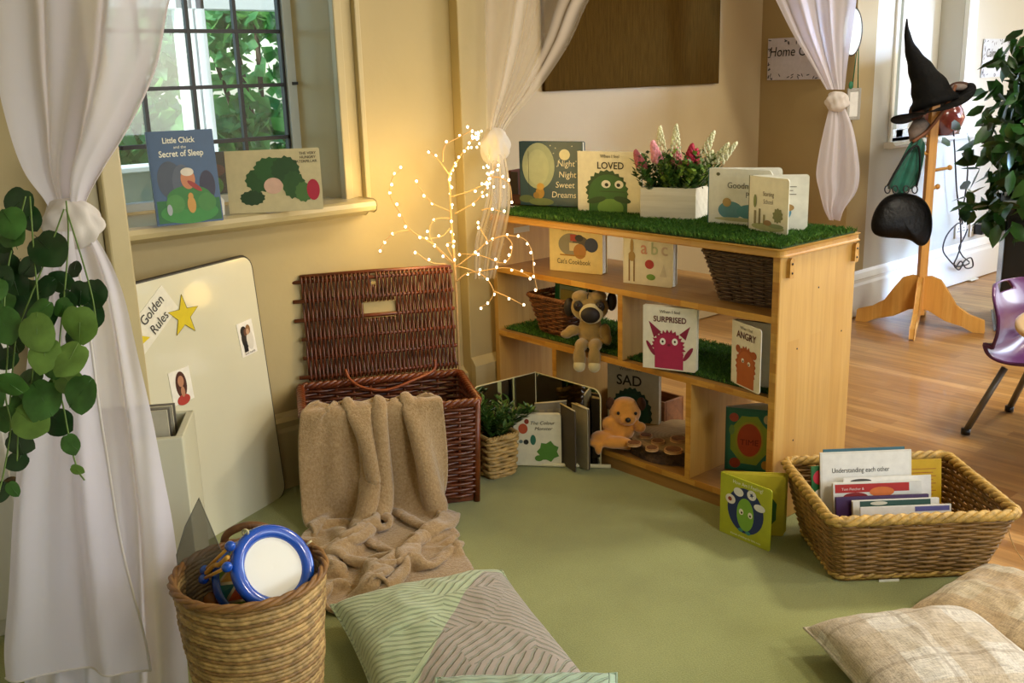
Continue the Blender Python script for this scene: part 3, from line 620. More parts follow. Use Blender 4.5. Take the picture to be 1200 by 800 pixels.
# log slice with small discs
lc=(2.628,2.163); lr=.172
lg=thing('log_slice','round bark edged log slice on the bottom shelf','log slice',(lc[0],lc[1],ZB))
t=NT('cut_log'); v=t.coord(); wv=t.new('TexWave'); wv.wave_type='RINGS'; wv.rings_direction='Z'; t.link(v,wv.inputs[0]); wv.inputs['Scale'].default_value=22; wv.inputs['Distortion'].default_value=3; wv.inputs['Detail'].default_value=3
t.setp(Base_Color=t.mix(.4,t.ramp(wv.outputs[0],[(.2,'8a7048'),(.8,'9c8256')]),t.ramp(t.noise(v,14),[(.3,'6a5436'),(.7,'ad9266')])),Roughness=.8); M_log=t.m
M_bark=mat('rough_bark','4a3624',.95,var=.5,vs=50,bump=1,bs=60,bd=.01)
def wob(r,k,seg,a=.06): return r*(1+a*noise.noise((math.cos(2*PI*k/seg)*1.5,math.sin(2*PI*k/seg)*1.5,3.3)))
P=[(wob(lr,k,48)*math.cos(2*PI*k/48),wob(lr,k,48)*math.sin(2*PI*k/48)) for k in range(48)]
MB().prism(P,.0,.045,plane='XY',smooth=True).build('bark',M_bark,lg)
MB().prism([(x*.955,y*.955) for x,y in P],.04,.0475,plane='XY').build('cut_face',M_log,lg)
M_dt=mat('disc_top','7a4f2e',.7,var=.4,vs=60); M_de=mat('disc_rim','c79a68',.6,var=.2,vs=60)
first=None
for px,py,rr,lab in ((743,521,.025,'nearest the bear paw'),(771,519,.023,'just right of centre of the slice'),(764,527,.022,'at the front centre of the slice'),(757,512,.022,'at the back left of the slice'),(795,516,.029,'at the back right of the slice'),(789,529,.031,'biggest one, at the front right')):
    p=onz(px,py,ZB+.0475); o=thing('wooden_disc','small round wooden disc on the log slice, '+lab,'wooden disc',(p[0],p[1],ZB+.0475),group='small wooden discs on the log slice')
    MB().prism(ell(0,0,rr,rr,20),0,.009,plane='XY',smooth=True).build('rim',M_de,o); MB().prism(ell(0,0,rr*.84,rr*.84,20),.008,.0105,plane='XY').build('cut_face',M_dt,o)
# golden glove-puppet style bear
M_go=mat('plush_gold','d08c34',.95,var=.12,vs=30,bump=.5,bs=240,sheen=.7); M_br=mat('plush_brown','4a2a14',.95,bump=.4,bs=240)
bp=(2.495,2.29,ZB)
br_=thing('teddy_bear','golden orange teddy bear with brown ears slumped on the bottom shelf','soft toy',bp,-.85)
blob(br_,'body',M_go,[((0,.0,.135),(.056,.046,.048)),((.01,-.038,.122),(.03,.022,.022)),((-.02,.0,.07),(.055,.04,.045)),((-.075,-.03,.055),(.045,.035,.02)),((-.10,-.052,.042),(.026,.026,.016)),((-.055,-.02,.10),(.026,.022,.026)),((.052,-.02,.088),(.022,.018,.02)),((-.09,-.07,.028),(.014,.014,.026)),((-.03,-.06,.045),(.06,.025,.022)),((.01,.0,.02),(.07,.04,.02)),((0,-.0,.17),(.04,.035,.02))],.0045)
for x in (-.05,.056): MB().ball((x,.004,.165),(.017,.014,.024),14,10).build('ear',M_br,br_)
MB().ball((.012,-.061,.128),(.01,.006,.009),12,8).build('nose',M_black,br_)
for x in (-.022,.038): MB().ball((x,-.043,.146),(.0055,.003,.0065),10,8).build('eye',M_black,br_)
# green board book and pages in the bottom right bay
gz=[(R4(.05,.03,.95,.97),'2a7a66'),(spiky(.5,.5,.42,.40,16,.05,5),'9fb83c'),(ell(.5,.5,.30,.30),'b9b23a'),(ell(.5,.5,.26,.265),'c8542c'),(ell(.16,.85,.1,.07),'c05a4a'),(ell(.2,.12,.12,.08),'a8442c'),(ell(.85,.12,.08,.07),'c9a23c'),(ell(.86,.85,.07,.07),'d0c490'),(ell(.12,.65,.06,.08),'7fa65a')]
book('teal board book with orange oval centre, inside the bottom right compartment',(850,549),(889,553),ZB,.215,w=.15,t=.02,cover='1f6e5c',spine='185446',kind='open',open_=.55,pages=2,r=.01,shapes=gz,texts=[('TIME',.5,.42,.13,'7a2414')],back='d4cfba',inner='d8d4c4')
# lime board book standing open in front of the shelf
lime=[(ell(.50,.50,.36,.37,30),'1e2f66'),(ell(.50,.44,.17,.27),'7eb03c'),(ell(.42,.47,.045,.05),'efeee0'),(ell(.60,.46,.045,.05),'efeee0'),(ell(.43,.46,.018,.02),'101810'),(ell(.6,.45,.018,.02),'101810'),(ell(.20,.62,.1,.08),'e8e0e0'),(ell(.19,.62,.04,.035),'8a3028'),(ell(.36,.78,.1,.07),'e8e8ea'),(ell(.62,.80,.09,.08),'e8e8ea'),(star(.62,.8,.045,.02,5,.3),'2a3a6a'),(ell(.78,.64,.11,.06),'e8e8ea'),(ell(.42,.17,.05,.03),'3f8a8a'),(ell(.57,.16,.05,.03),'3f8a8a')]
book('lime green board book standing open on the carpet before the shelf',(844,622),(905,648),0.001,.19,w=.185,cover='b2b92c',kind='open',open_=.75,pages=2,r=.008,shapes=lime,texts=[('How Am I Feeling?',.54,.90,.085,'f0f0e0',{'wide':.9}),('A book of feelings for little ones',.52,.05,.045,'f0f0e0')],back='c6b838',inner='c6b838')
lb2=[c_ for c_ in bpy.data.objects if c_.parent and c_.parent.get('label','').startswith('lime green board') and c_.name.startswith('page')][0]
picture(lb2,[([(x*.185,z*.19) for x,z in s_],c_) for s_,c_ in [(spiky(.45,.4,.42,.42,20,.04,3),'2c5c38'),(ell(.5,.52,.2,.1),'1f4430'),(ell(.35,.2,.14,.1),'3c6e44')]],'page_picture')
# ================================================================== HAMPER
HW,HD,HH=.55,.345,.35; HR=-.495
hp=np.array([1.935,2.405,0]); hx=np.array([math.cos(HR),math.sin(HR),0]); hy=np.array([-math.sin(HR),math.cos(HR),0])
ho=hp-hx*HW/2+hy*HD/2
ha=thing('wicker_hamper','large dark red-brown wicker hamper with its lid open against the wall','hamper',ho,HR)
weave(HW/2-.012,HD/2-.01,HW/2,HD/2,HH-.03,30,30,.0062,.0055,.02,.02,1,5,jit=.003).build('woven_side',M_wick,ha)
stakes_mb(HW/2-.012,HD/2-.01,HW/2,HD/2,HH-.02,30,.005,.02,.015).build('stake',M_wick2,ha)
base_mb(HW/2-.015,HD/2-.012,.004,.02,.02).build('base',M_wick,ha)
braid(ring_path(HW/2,HD/2,.02,300),HH-.006,.013,.5).build('rim',M_wick2,ha)
for sx in (-1,1):
    for sy in (-1,1): MB().tube([(sx*(HW/2-.016),sy*(HD/2-.014),.0),(sx*(HW/2-.004),sy*(HD/2-.003),HH)],.011,8).build('corner_post',M_wick2,ha)
# lid: rods across with wands woven up and down between them
LT=.09   # backwards lean
lidm=Matrix.Translation((.012,HD/2+.012,HH+.01))@Matrix.Rotation(-LT,4,'X')
lw,lh=.512,.355
ld=MB(); nr=6; N_=74
rz_=[.012+ (lh-.03)*k/(nr-1) for k in range(nr)]
for i in range(N_):
    x=-lw/2+lw*(i+.5)/N_; pts=[]
    pp_=[(x+.002*noise.noise((i*1.1,z*9,0)),.0075*math.cos(PI*(i+(z-.012)/(lh-.03)*(nr-1))),z) for z in np.linspace(-.002,lh,26)]
    seg=[]; 
    for q in pp_:
        hole=(-.052<q[0]<.058 and .205<q[2]<.252) or (-.02<q[0]<-.005 and .32<q[2]<.352)
        if hole:
            if len(seg)>1: ld.tube(seg,.0036,5)
            seg=[]
        else: seg.append(q)
    if len(seg)>1: ld.tube(seg,.0036,5)
o=ld.build('lid',M_wick,ha); o.matrix_local=lidm; lid=o
for k,z in enumerate(rz_):
    x0=-lw/2-.03+(.018 if k in(1,2) else .0); MB().tube([(x0,0,z),(lw/2+.004,0,z+.002)],.0068,8).build('lid_rod',M_wick2,lid)
MB().tube([(-lw/2,0,lh),(0,.002,lh+.003),(lw/2,0,lh)],.007,8).build('lid_edge',M_wick2,lid)
MB().tube(spline([(-.13,-.012,.03),(-.12,-.03,-.0),(-.08,-.05,-.03),(-.0,-.06,-.045),(.1,-.05,-.02),(.17,-.02,.0),(.18,-.008,.035)],6),.005,7).build('fastening_loop',mat('leather_loop','8a4420',.4,var=.2,vs=30),lid)
MB().box((-.052,.006,.206),(.058,.009,.251)).build('label_plate',mat('buff_card','c9b27c',.5),lid)
MB().box((-.02,.006,.322),(-.005,.009,.350)).build('small_tag',mat('buff_card','c9b27c',.5),lid)
# ------------------------------------------------------------------ blanket: cloth let fall over the hamper's front edge
def drape():
    nu,nv=60,92; g=np.random.default_rng(3)
    W0,L0=.98,1.19
    u=np.linspace(0,1,nu); v=np.linspace(0,1,nv)
    U,V=np.meshgrid(u,v,indexing='ij')
    # local frame: x along the hamper's width, y outwards (towards the room), z up; gathered in pleats, then let go
    xc=-.060; gw=.325; s=V*L0; out=np.clip(s-.12,0,None)
    wob=.5*np.sin(V*4.0+1.0)+.35*np.sin(V*9+2)
    ph=U*2*PI*4.0+1.3*wob+.8*np.sin(U*5+1)
    xs=xc+(U-.5)*(gw+.10*np.clip((V-.35)/.5,0,1))-.13*np.clip(V-.30,0,1)+.012*np.sin(2*ph)
    # hangs straight down, then runs out over the floor in accordion pleats
    drop=np.clip(out,0,HH-.03); run=np.clip(out-(HH-.03),0,None)
    ys=np.where(s<.12,-.12+s,.03+.05*drop+run*.72); zs=np.where(s<.12,HH+.03-(.12-s)*.6,HH+.03-drop*.93)
    A=.058*np.clip(.6+V*2.2,.0,1.)
    ys=ys+np.where(s>.12,A*(1+np.sin(ph))*np.clip(drop/.1,0,1)*np.clip(1-run*9,0,1),0)
    rr=np.clip(run*7,0,1); zs=zs+rr*(.035+.032*np.sin(ph*.8+run*24+2.5*np.sin(U*3.1+run*5)))+np.where(s<.2,.012*(1+np.sin(ph)),0)
    X=np.stack([xs,ys,zs],-1)+g.normal(0,.001,U.shape+(3,))
    du,dv=W0/(nu-1),L0/(nv-1)
    I=np.arange(nu*nv).reshape(nu,nv); cons=[]
    def addc(a,b,l,k):
        for par in (0,1):
            for q in (0,1): cons.append((a[par::2,q::2].ravel(),b[par::2,q::2].ravel(),l,k,False))
    def addl(a,b,l,k,ax,step,bend=False):
        idx=np.arange(a.shape[ax])
        for par in (0,1):
            ii=idx[(idx//step)%2==par]
            if len(ii): cons.append((np.take(a,ii,ax).ravel(),np.take(b,ii,ax).ravel(),l,k,bend))
    addl(I[:-1],I[1:],du,1,0,1); addl(I[:,:-1],I[:,1:],dv,1,1,1)
    dg=math.hypot(du,dv); addc(I[:-1,:-1],I[1:,1:],dg,.3); addc(I[1:,:-1],I[:-1,1:],dg,.3)
    addl(I[:-3],I[3:],3*du*.93,.10,0,3,True); addl(I[:,:-3],I[:,3:],3*dv*.93,.10,1,3,True)
    x=X.reshape(-1,3).copy(); xp=x.copy(); pin=I[:,:8].ravel(); pinx=x[pin].copy()
    dt=1/60.; R_=.012; STEPS=150
    for it in range(STEPS):
        x0=x.copy(); vel=(x-xp)*.90; sp=np.linalg.norm(vel,axis=1); vel*=np.minimum(1,.012/(sp+1e-9))[:,None]
        xp=x0; x=x+vel; x[:,2]-=9.8*dt*dt*.5
        for k in range(7):
            for a,b,l,kk,bend in cons:
                d=x[b]-x[a]; L=np.sqrt((d*d).sum(1))+1e-9; c_=(L-l)/L*.5*kk
                if bend: c_=np.where(L<l,c_,0)
                else: c_=np.where(L<l,c_*.35,c_)
                c_=d*c_[:,None]; x[a]+=c_; x[b]-=c_
            x[pin]=pinx
            m=x[:,2]<R_; x[m,2]=R_
            m=x[:,2]<R_+.004; x[m,:2]=x0[m,:2]+(x[m,:2]-x0[m,:2])*.35
            inw=(x[:,1]<R_)&(x[:,1]>-.02)&(x[:,2]<HH+.016)
            o_=inw&(x[:,2]<HH-.004); x[o_,1]=R_
            t_=inw&~o_; x[t_,2]=HH+.016
            ins=(x[:,1]<=-.02)&(x[:,2]<HH-.10); x[ins,2]=HH-.10
        if it%3==2:
            key=(np.floor(x[:,0]/.014).astype(int)*4001+np.floor(x[:,1]/.014).astype(int)); q_=np.lexsort((x[:,2],key)); ks=key[q_]; z=x[q_,2].copy()
            same=ks[1:]==ks[:-1]; far=np.abs(q_[1:]//nv-q_[:-1]//nv)+np.abs(q_[1:]%nv-q_[:-1]%nv)>4
            push=same&far&((z[1:]-z[:-1])<.016)&(x[q_[1:],2]<.15); z[1:][push]=z[:-1][push]+.016; x[q_,2]=z
    return x.reshape(nu,nv,3)
B=drape()
t=NT('fleece'); v=t.coord(); t.setp(Base_Color=t.mix(.5,t.ramp(t.noise(v,5,3),[(.3,'96784a'),(.7,'a8875a')]),t.ramp(t.noise(v,130,3,.7),[(.3,'8c6c42'),(.7,'cbb086')])),Roughness=.95,Sheen_Weight=.6); t.bump(t.noise(v,150,3,.7),.7,.006)
bl=MB().grid(np.stack([-B[...,0]*-1,-B[...,1],B[...,2]],-1)).build('fleece_blanket',t.m,None,solid=.011,subd=1,loc=hp-hx*HW/2,rot=(0,0,HR))
tag(bl,'beige fleece blanket draped over the wicker hamper and pooling on the carpet','blanket')
# ------------------------------------------------------------------ corner mirror, plant, books by it
mirm=NT('mirror_acrylic'); mirm.setp(Base_Color=(.93,.95,.90,1),Metallic=1.0,Roughness=.03); M_mir=mirm.m
M_medge=mat('mirror_edge','d8cfa6',.35)
ax=np.array([2.415,2.665]); bR=np.array([2.418,2.335]); bL=np.array([2.13,2.685])
mo=thing('play_mirror','two-panel standing play mirror with a rounded corner on the carpet','mirror',(ax[0],ax[1],0))
def mpanel(end,h,rc,nm):
    d=end-ax; L=float(np.linalg.norm(d)); a=math.atan2(d[1],d[0])
    o=MB().prism(rrect(L,h,rc,corners=(0,0,1,0)),0,.003).build(nm,M_mir,mo,rot=(0,0,a)); 
    out=rrect(L,h,rc,corners=(0,0,1,0)); MB().tube([(x,.0015,z) for x,z in out],.0028,6,closed=True).build('panel_edge',M_medge,o); return o
mpanel(bR,.285,.03,'mirror_panel'); mpanel(bL,.285,.03,'mirror_panel')
MB().prism([(0,0),(bL-ax),(bR-ax)],0.001,.006,plane='XY').build('base_panel',M_mir,mo)
MB().tube([(*(bL-ax+(-.0,-.012)),.008),(*(bR-ax+(.02,-.03)),.008)],.008,6).build('base_edge',M_medge,mo)
pp=onz(582,562,0)+np.array([.04,.05,0])
po=thing('potted_plant','small artificial green plant in a woven square seagrass pot by the hamper','potted plant',(pp[0],pp[1],0),-.15)
M_sp=mat('seagrass_light','b8965a',.5,var=.4,vs=40,bump=.3,bs=200)
weave(.052,.052,.06,.058,.145,11,12,.0075,.005,.014,.006,1,6,jit=.002).build('woven_pot',M_sp,po)
base_mb(.05,.05,0,.01).build('pot_base',M_sp,po); braid(ring_path(.06,.058,.014,120),.15,.008,.6).build('pot_rim',M_sp,po)
MB().box((-.048,-.048,.12),(.048,.048,.135)).build('soil',mat('moss','2a3218',.9,var=.3,vs=40),po)
fm=MB(); G=random.Random(9)
for k in range(46):
    a=G.uniform(0,2*PI); r_=G.uniform(0,.04); e=G.uniform(.1,1.1)
    sprig(fm,(r_*math.cos(a),r_*math.sin(a),.135),(math.cos(a)*e,math.sin(a)*e,1),G.uniform(.07,.14),16,.034,k+100,.17)
for k in range(8): sprig(fm,(.03,-.0,.14),(1.2,-.2+G.uniform(-.3,.3),.9),.13,14,.034,k+300,.17)
fm.build('foliage',M_leaf,po)
book('cream board book with small coloured blots and a green shape, by the mirror',(604,543),(660,543),.008,.19,w=.165,t=.018,cover='e0d8bc',r=.012,shapes=[(ell(.19,.72,.10,.10),'b8502c'),(ell(.27,.86,.05,.05),'8a3020'),(ell(.40,.50,.06,.10),'2c6a52'),(ell(.25,.46,.055,.05),'20201c'),(ell(.14,.47,.04,.035),'6a7a78'),(spiky(.72,.27,.22,.19,14,.12,6),'4f7f2c'),(ell(.52,.14,.09,.06),'4f7f2c')],
  texts=[('The Colour',.60,.80,.095,'2a2620',{'shear':.3}),('Monster',.62,.69,.095,'2a2620',{'shear':.3})],push=-.015)
# zigzag card book standing behind
zz=thing('concertina_book','grey and cream concertina card book standing open in front of the mirror','book',(2.288,2.50,.007),-.78)
M_cb=C_('5a4a38')
for k,(x0,x1,a) in enumerate(((-.15,-.02,.1),(-.02,.07,.25),(.07,.11,-1.05),(.11,.125,-.9),(.125,.15,-1.0))):
    L=[.13,.115,.10,.085,.08][k]; o=MB().prism(rrect(L,.225 if k else .205,.006,corners=(0,1,1,0)),0,.004).build('card_page',[C_('8c8068'),C_('7a6e58'),C_('4a4034'),C_('a09478'),C_('5c503e')][k],zz,loc=(x0,0,0),rot=(0,0,a)); MB().tube([(0,0,.225 if k else .205),(L,0,.225 if k else .205)],.003,5).build('page_edge',mat('page_edge','c9b890',.6),o)
    if k==1: picture(o,[(R4(.015+.03*j,.13,.035+.03*j,.20),'8a7a58') for j in range(3)],'page_picture')
# ------------------------------------------------------------------ whiteboard
wa=np.array([1.503,2.925,0]); wb=np.array([1.219,2.806,0]); wd=wb-wa; WR=math.atan2(-wd[1],-wd[0])   # local x runs left to right
wtop=.80; lean=math.atan2(.055,.80)
WW=.72
wo=wa-np.array([math.cos(WR),math.sin(WR),0])*WW
wbd=thing('whiteboard','large white board with rounded corners leaning on the wall under the window','whiteboard',wo,rot=(-lean,0,WR))
wm=mat('whiteboard_gloss','dedabf',.16,var=.03,vs=3,spec=.6,coat=.4)
MB().prism(rrect(WW,.815,.04),0,.014).build('board',wm,wbd)
MB().tube([(x,.007,z) for x,z in rrect(WW,.815,.04)],.0078,6,closed=True).build('board_trim',mat('dark_trim','3c3830',.5),wbd)
wM=Matrix.Translation(wo)@Matrix.Rotation(WR,4,'Z')@Matrix.Rotation(-lean,4,'X')
def onboard(px,py):
    n=np.array(wM.to_3x3()@Vector((0,-1,0))); d=ray(px,py); t_=((wo-CAM)@n)/(d@n); q=wM.inverted()@Vector(CAM+d*t_); return q.x,q.z
def card(name,label,cat,px,py,rot=0):
    x,z=onboard(px,py); o=bpy.data.objects.new(name,None); col.objects.link(o); o.matrix_world=wM@Matrix.Translation((x,-.0005,z))@Matrix.Rotation(-rot,4,'Y'); o['label']=label; o['category']=cat; o.empty_display_size=.03; return o
cd1=card('rules_card','white Our Golden Rules card stuck on the leaning whiteboard','card',181,371,.58)
MB().box((-.15,-.0015,-.046),(.082,0,.046)).build('card',C_('e6e2d0'),cd1); text(cd1,'Our Golden',-.03,.008,.042,'17171a',y=-.003,wide=.85); text(cd1,'Rules',.0,-.036,.042,'17171a',y=-.003,wide=.85)
st_=card('yellow_star','yellow paper star beside the Golden Rules card','star',215,370); MB().prism(star(0,0,.064,.026,5,.05),-.002,0).build('star',C_('d9c21c'),st_); MB().tube([(x,-.002,z) for x,z in star(0,0,.064,.026,5,.05)],.0009,4,closed=True).build('outline',C_('5a5014'),st_)
st2=card('yellow_star','corner of another yellow star below the Golden Rules card','star',160,400); MB().prism(star(0,0,.05,.021,5,.3),-.002,0).build('star',C_('d9c21c'),st2)
ph=card('photo_card','photo card of two people hugging, stuck on the whiteboard right side','photo',289,396,.06)
MB().box((-.036,-.0015,-.055),(.036,0,.055)).build('card',C_('f4f0e6'),ph)
picture(ph,[(ell(-.008,.0,.018,.03),'2a211c'),(ell(.012,-.008,.016,.032),'ddd8cc'),(ell(-.012,.025,.014,.017),'1d1512'),(ell(.010,.027,.011,.015),'8a6238'),(ell(-.004,.02,.008,.012),'6a4430'),(ell(.006,.02,.007,.01),'c49a78'),(R4(-.022,-.042,-.004,-.01),'1c1a1c')],'photo',y=-.002)
text(ph,'kind hands',0,-.05,.011,'2a2a2a',y=-.004)
p2_=card('photo_card','photo card of a long haired girl in red, lower left on the whiteboard','photo',212,452,.02)
MB().box((-.042,-.0015,-.05),(.042,0,.05)).build('card',C_('f2eee2'),p2_)
picture(p2_,[(ell(0,.004,.022,.04),'4a2418'),(ell(0,-.042,.026,.016),'b03a30'),(ell(0,.014,.012,.017),'b98262'),(ell(.002,-.018,.008,.016),'b98262')],'photo',y=-.002)
# wooden book bin in front of the board
bn=thing('book_rack','cream painted box rack holding upright dark boards beside the curtain','rack',(.665,2.31,0),-.55)
Mbn=mat('rack_paint','cfccb0',.4,var=.03,vs=4)
o=MB(); o.box((0,0,0),(.245,.018,.56)); o.box((0,.018,0),(.018,.2,.56)); o.box((.227,.018,0),(.245,.2,.56)); o.box((.018,.018,0),(.227,.2,.02)); o.box((0,.19,0),(.245,.208,.56)); o.build('box',Mbn,bn,bevel=.003)
for k in range(4): MB().box((.03,.04+.036*k,.3),(.21,.05+.036*k,.615-.006*k)).build('divider_board',C_('6e6a5e' if k%2 else 'b4ae98'),bn)
MB().tube([(x,-.001,z) for x,z in ell(.155,.43,.012,.018,16)],.0012,5,closed=True).build('hook_hole',C_('8a8672'),bn)
# ------------------------------------------------------------------ round basket with toys
bc=onz(292,668,.365); 
rb=thing('round_basket','round coiled seagrass basket holding a toy drum, bottom left','basket',(bc[0],bc[1],0),0)
mb=MB(); mb2=MB(); rows=38
for i in range(rows):
    f=i/(rows-1); R0=.118+.034*f**.8; n=150; k=np.arange(n); a=2*PI*k/n
    rr=R0+.0011*np.cos(a*44+i*2.0)+.003*np.array([noise.noise((math.cos(q)*1.5,math.sin(q)*1.5,i*.25)) for q in a]); z=.01+.348*f+.004*np.array([noise.noise((math.cos(q)*2,math.sin(q)*2,9+i*.1)) for q in a])
    (mb if i%3 else mb2).tube(np.c_[rr*np.cos(a),rr*np.sin(a),z],.0056+.001*np.array([noise.noise((q*9,i*1.7,0)) for q in a]),6,closed=True)
mb.build('coil',M_sea,rb); mb2.build('coil_dark',M_sea2,rb)
MB().lathe([(0,.004),(.115,.004),(.118,.012),(0,.012)],40).build('base',M_sea2,rb)
k=np.arange(150); a=2*PI*k/150; ri=np.c_[.154*np.cos(a),.154*np.sin(a),np.cos(a),np.sin(a)]
braid(ri,.362,.009,.35).build('rim',mat('rim_brown','8a6234',.5,var=.3,vs=40,bump=.3,bs=150),rb)
hd=math.atan2(cr[1],cr[0])
for s_ in (1,):
    aa=hd+PI*.5+.25; c_=np.array([.150*math.cos(aa),.150*math.sin(aa)]); tt=np.array([-math.sin(aa),math.cos(aa)])
    braid_pts=spline([(*(c_-tt*.055),.35),(*(c_-tt*.045),.385),(*c_,.40),(*(c_+tt*.045),.385),(*(c_+tt*.055),.35)],8)
    MB().tube(braid_pts,.009,8).build('handle',mat('rim_brown2','6e4a26',.5,var=.3,vs=40,bump=.4,bs=150),rb)
# toy drum
M_blue=mat('blue_plastic','1450b8',.2,coat=.5,spec=.6)
dc=dep(321,664,float((bc-CAM)@fw)-.035)
zax=-fw*.70+(cr*.80+cu*.60)*.71; zax/=np.linalg.norm(zax)
q=Vector(zax).to_track_quat('Z','Y').to_euler()
dr=thing('toy_drum','toy drum with blue rims and white skin lying in the round basket','toy drum',dc-zax*.057,rot=q)
DR=.080
MB().lathe([(DR-.006,-.045),(DR,-.045),(DR,.05),(DR-.006,.05)],48).build('shell',C_('c9bd96'),dr)
tri=MB(); cols=['1d6b60','c0562a','6f9a26','b88a2c']; mats_=[C_(c_,.3) for c_ in cols]
NT_=12
for k in range(NT_*2):
    a0=PI*k/NT_; up=k%2==0; g_=.035
    A_=[a0-PI/NT_+g_*2,a0+PI/NT_-g_*2]; z0,z1=(-.034,.036) if up else (.038,-.030)
    pts=[((DR+.0008)*math.cos(x),(DR+.0008)*math.sin(x),z) for x,z in ((A_[0],z0),(a0,z0),(A_[1],z0),(a0,z1))]
    tri.add(pts,[(0,1,3),(1,2,3)],k%4)
tri.build('painted_triangles',mats_,dr)
for z in (.052,-.048): 
    MB().lathe([(DR-.016,z-.012),(DR+.006,z-.014),(DR+.010,z-.006),(DR+.010,z+.006),(DR+.004,z+.014),(DR-.012,z+.013),(DR-.018,z+.004),(DR-.016,z-.012)],56).build('rim_hoop',M_blue,dr)
MB().lathe([(0,.056),(.03,.057),(DR-.012,.056)],48).build('drum_skin',mat('drum_skin','eceadf',.35),dr)
MB().lathe([(0,-.052),(DR-.012,-.052)],48).build('drum_skin',mat('drum_skin','eceadf',.35),dr)
for a_ in (1.9,4.2,0.2):
    p_=[(math.cos(a_)*(DR+.012+.006*math.cos(t_)),math.sin(a_)*(DR+.012+.006*math.cos(t_)),.06+.012*math.sin(t_)) for t_ in np.linspace(0,2*PI,14)[:-1]]
    MB().tube(p_,.0022,6,closed=True).build('lug_ring',mat('cord_cream','d9cf9e',.5),dr)
# drum sticks strapped to the side
side=-cr*1.0; side=side-zax*(side@zax); side/=np.linalg.norm(side)
iv=q.to_matrix().inverted(); sl_=np.array(iv@Vector(side))
for k,off in enumerate((-.006,.006)):
    tn=np.cross([0,0,1],sl_); b0=sl_*(DR+.02)+tn*off*1.6; sticks=MB(); 
    sticks.tube([b0+np.array([0,0,-.07]),b0+np.array([0,0,.06])+tn*off*2],.0035,7)
    sk=sticks.build('stick',mat('stick_yellow','d8a23c',.4),dr); MB().ball(b0+np.array([0,0,-.072]),(.011,.011,.013),12,8).build('stick_end',M_blue,sk); MB().ball(b0+np.array([0,0,.064])+tn*off*2,(.011,.011,.013),12,8).build('stick_end',M_blue,sk)
b0=sl_*(DR+.02); MB().tube(spline([b0+np.array(o_) for o_ in ((0,0,-.06),(.004,.004,-.02),(-.004,-.003,.02),(.0,.0,.06))],6),.005,7).build('cord_wrap',mat('cord_yellow','cf9a34',.5,var=.3,vs=90),dr)
# dark tinted plastic sheet and brown toy
tn_=NT('smoky_plastic'); tn_.setp(Base_Color=(*lin('4a463a'),1),Roughness=.12,Alpha=.5); tn_.b.inputs['Specular IOR Level'].default_value=.8
dsh=float((bc-CAM)@fw)+.03; ps=[dep(207,650,dsh),dep(233,583,dsh),dep(262,652,dsh),dep(266,700,dsh),dep(214,712,dsh)]
P0_=ps[4]; sh=thing('plastic_sheet','smoky see-through pointed plastic piece standing in the round basket','plastic sheet',P0_)
L_=[p_-P0_ for p_ in ps]; nn=np.cross(L_[0],L_[2]); nn/=np.linalg.norm(nn)
ring=[L_[4],L_[3],L_[2],L_[2]*.6+L_[1]*.4,L_[1],L_[0]*.55+L_[1]*.45+np.array([-.004,0,.006]),L_[0]]
# flatten on one plane through P0
ring=[p_-nn*(p_@nn) for p_ in ring]
o=MB(); n=len(ring); V=[p_ for p_ in ring]+[p_+nn*.0025 for p_ in ring]; o.add(V,[tuple(range(n)),tuple(range(2*n-1,n-1,-1))]+[(i,(i+1)%n,n+(i+1)%n,n+i) for i in range(n)]); o.build('sheet',tn_.m,sh); MB().tube(ring,.0013,5,closed=True).build('sheet_edge',C_('6a675c'),sh)
bt=thing('brown_toy','rounded glossy orange brown wooden toy deep in the round basket','toy',(bc[0]-.085,bc[1]+.05,.27)); MB().ball((0,0,0),(.05,.035,.032),20,12).build('body',mat('amber_wood','8a5418',.25,var=.3,vs=10),bt); MB().ball((.02,-.0,.03),(.02,.02,.018),14,9).build('knob',mat('amber_wood','8a5418',.25),bt)
bb_=thing('blue_ball','small blue plastic ball at the left inside edge of the round basket','ball',(bc[0]-.115,bc[1]+.035,.305)); MB().ball((0,0,0),.018,16,10).build('ball',M_blue,bb_)
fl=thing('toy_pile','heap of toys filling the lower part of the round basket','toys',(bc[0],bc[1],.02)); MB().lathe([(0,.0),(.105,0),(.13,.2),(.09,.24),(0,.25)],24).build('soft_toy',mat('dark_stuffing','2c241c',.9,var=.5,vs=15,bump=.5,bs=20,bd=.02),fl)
# ------------------------------------------------------------------ cushions
def cushion(name,label,c,wx,wy,th,rotz,m,seed,rot=None,pipe=None):
    n=44; g=np.linspace(-1,1,n); V=[]
    def P(x,y,s):
        e=(1-abs(x)**2.6)*(1-abs(y)**2.6); h=th*max(e,0)**.42
        pin=1-.07*(1-y*y)*1.0*abs(x)**3; pin2=1-.07*(1-x*x)*abs(y)**3
        w_=.010*noise.noise((x*2.2+seed,y*2.2,s*3.))*(max(e,0)**.5)+.006*noise.noise((x*6+seed,y*6,s))*max(e,0)**.5
        return (x*wx*pin,y*wy*pin2,s*h*(1 if s>0 else .75)+w_)
    top=np.array([[P(x,y,1) for y in g] for x in g]); bot=np.array([[P(x,y,-1) for y in g] for x in g])
    o=thing(name,label,'cushion',c,rotz,rot=rot)
    mb=MB(); mb.grid(top); mb.grid(bot[::-1]); q=mb.build('cover',m,o,subd=1)
    ed=[P(x,-1,1) for x in g]+[P(1,y,1) for y in g[1:]]+[P(x,1,1) for x in g[::-1][1:]]+[P(-1,y,1) for y in g[::-1][1:-1]]
    MB().tube([(a_,b_,0) for a_,b_,_ in ed],.0035,6,closed=True).build('seam',pipe or m,o); return o
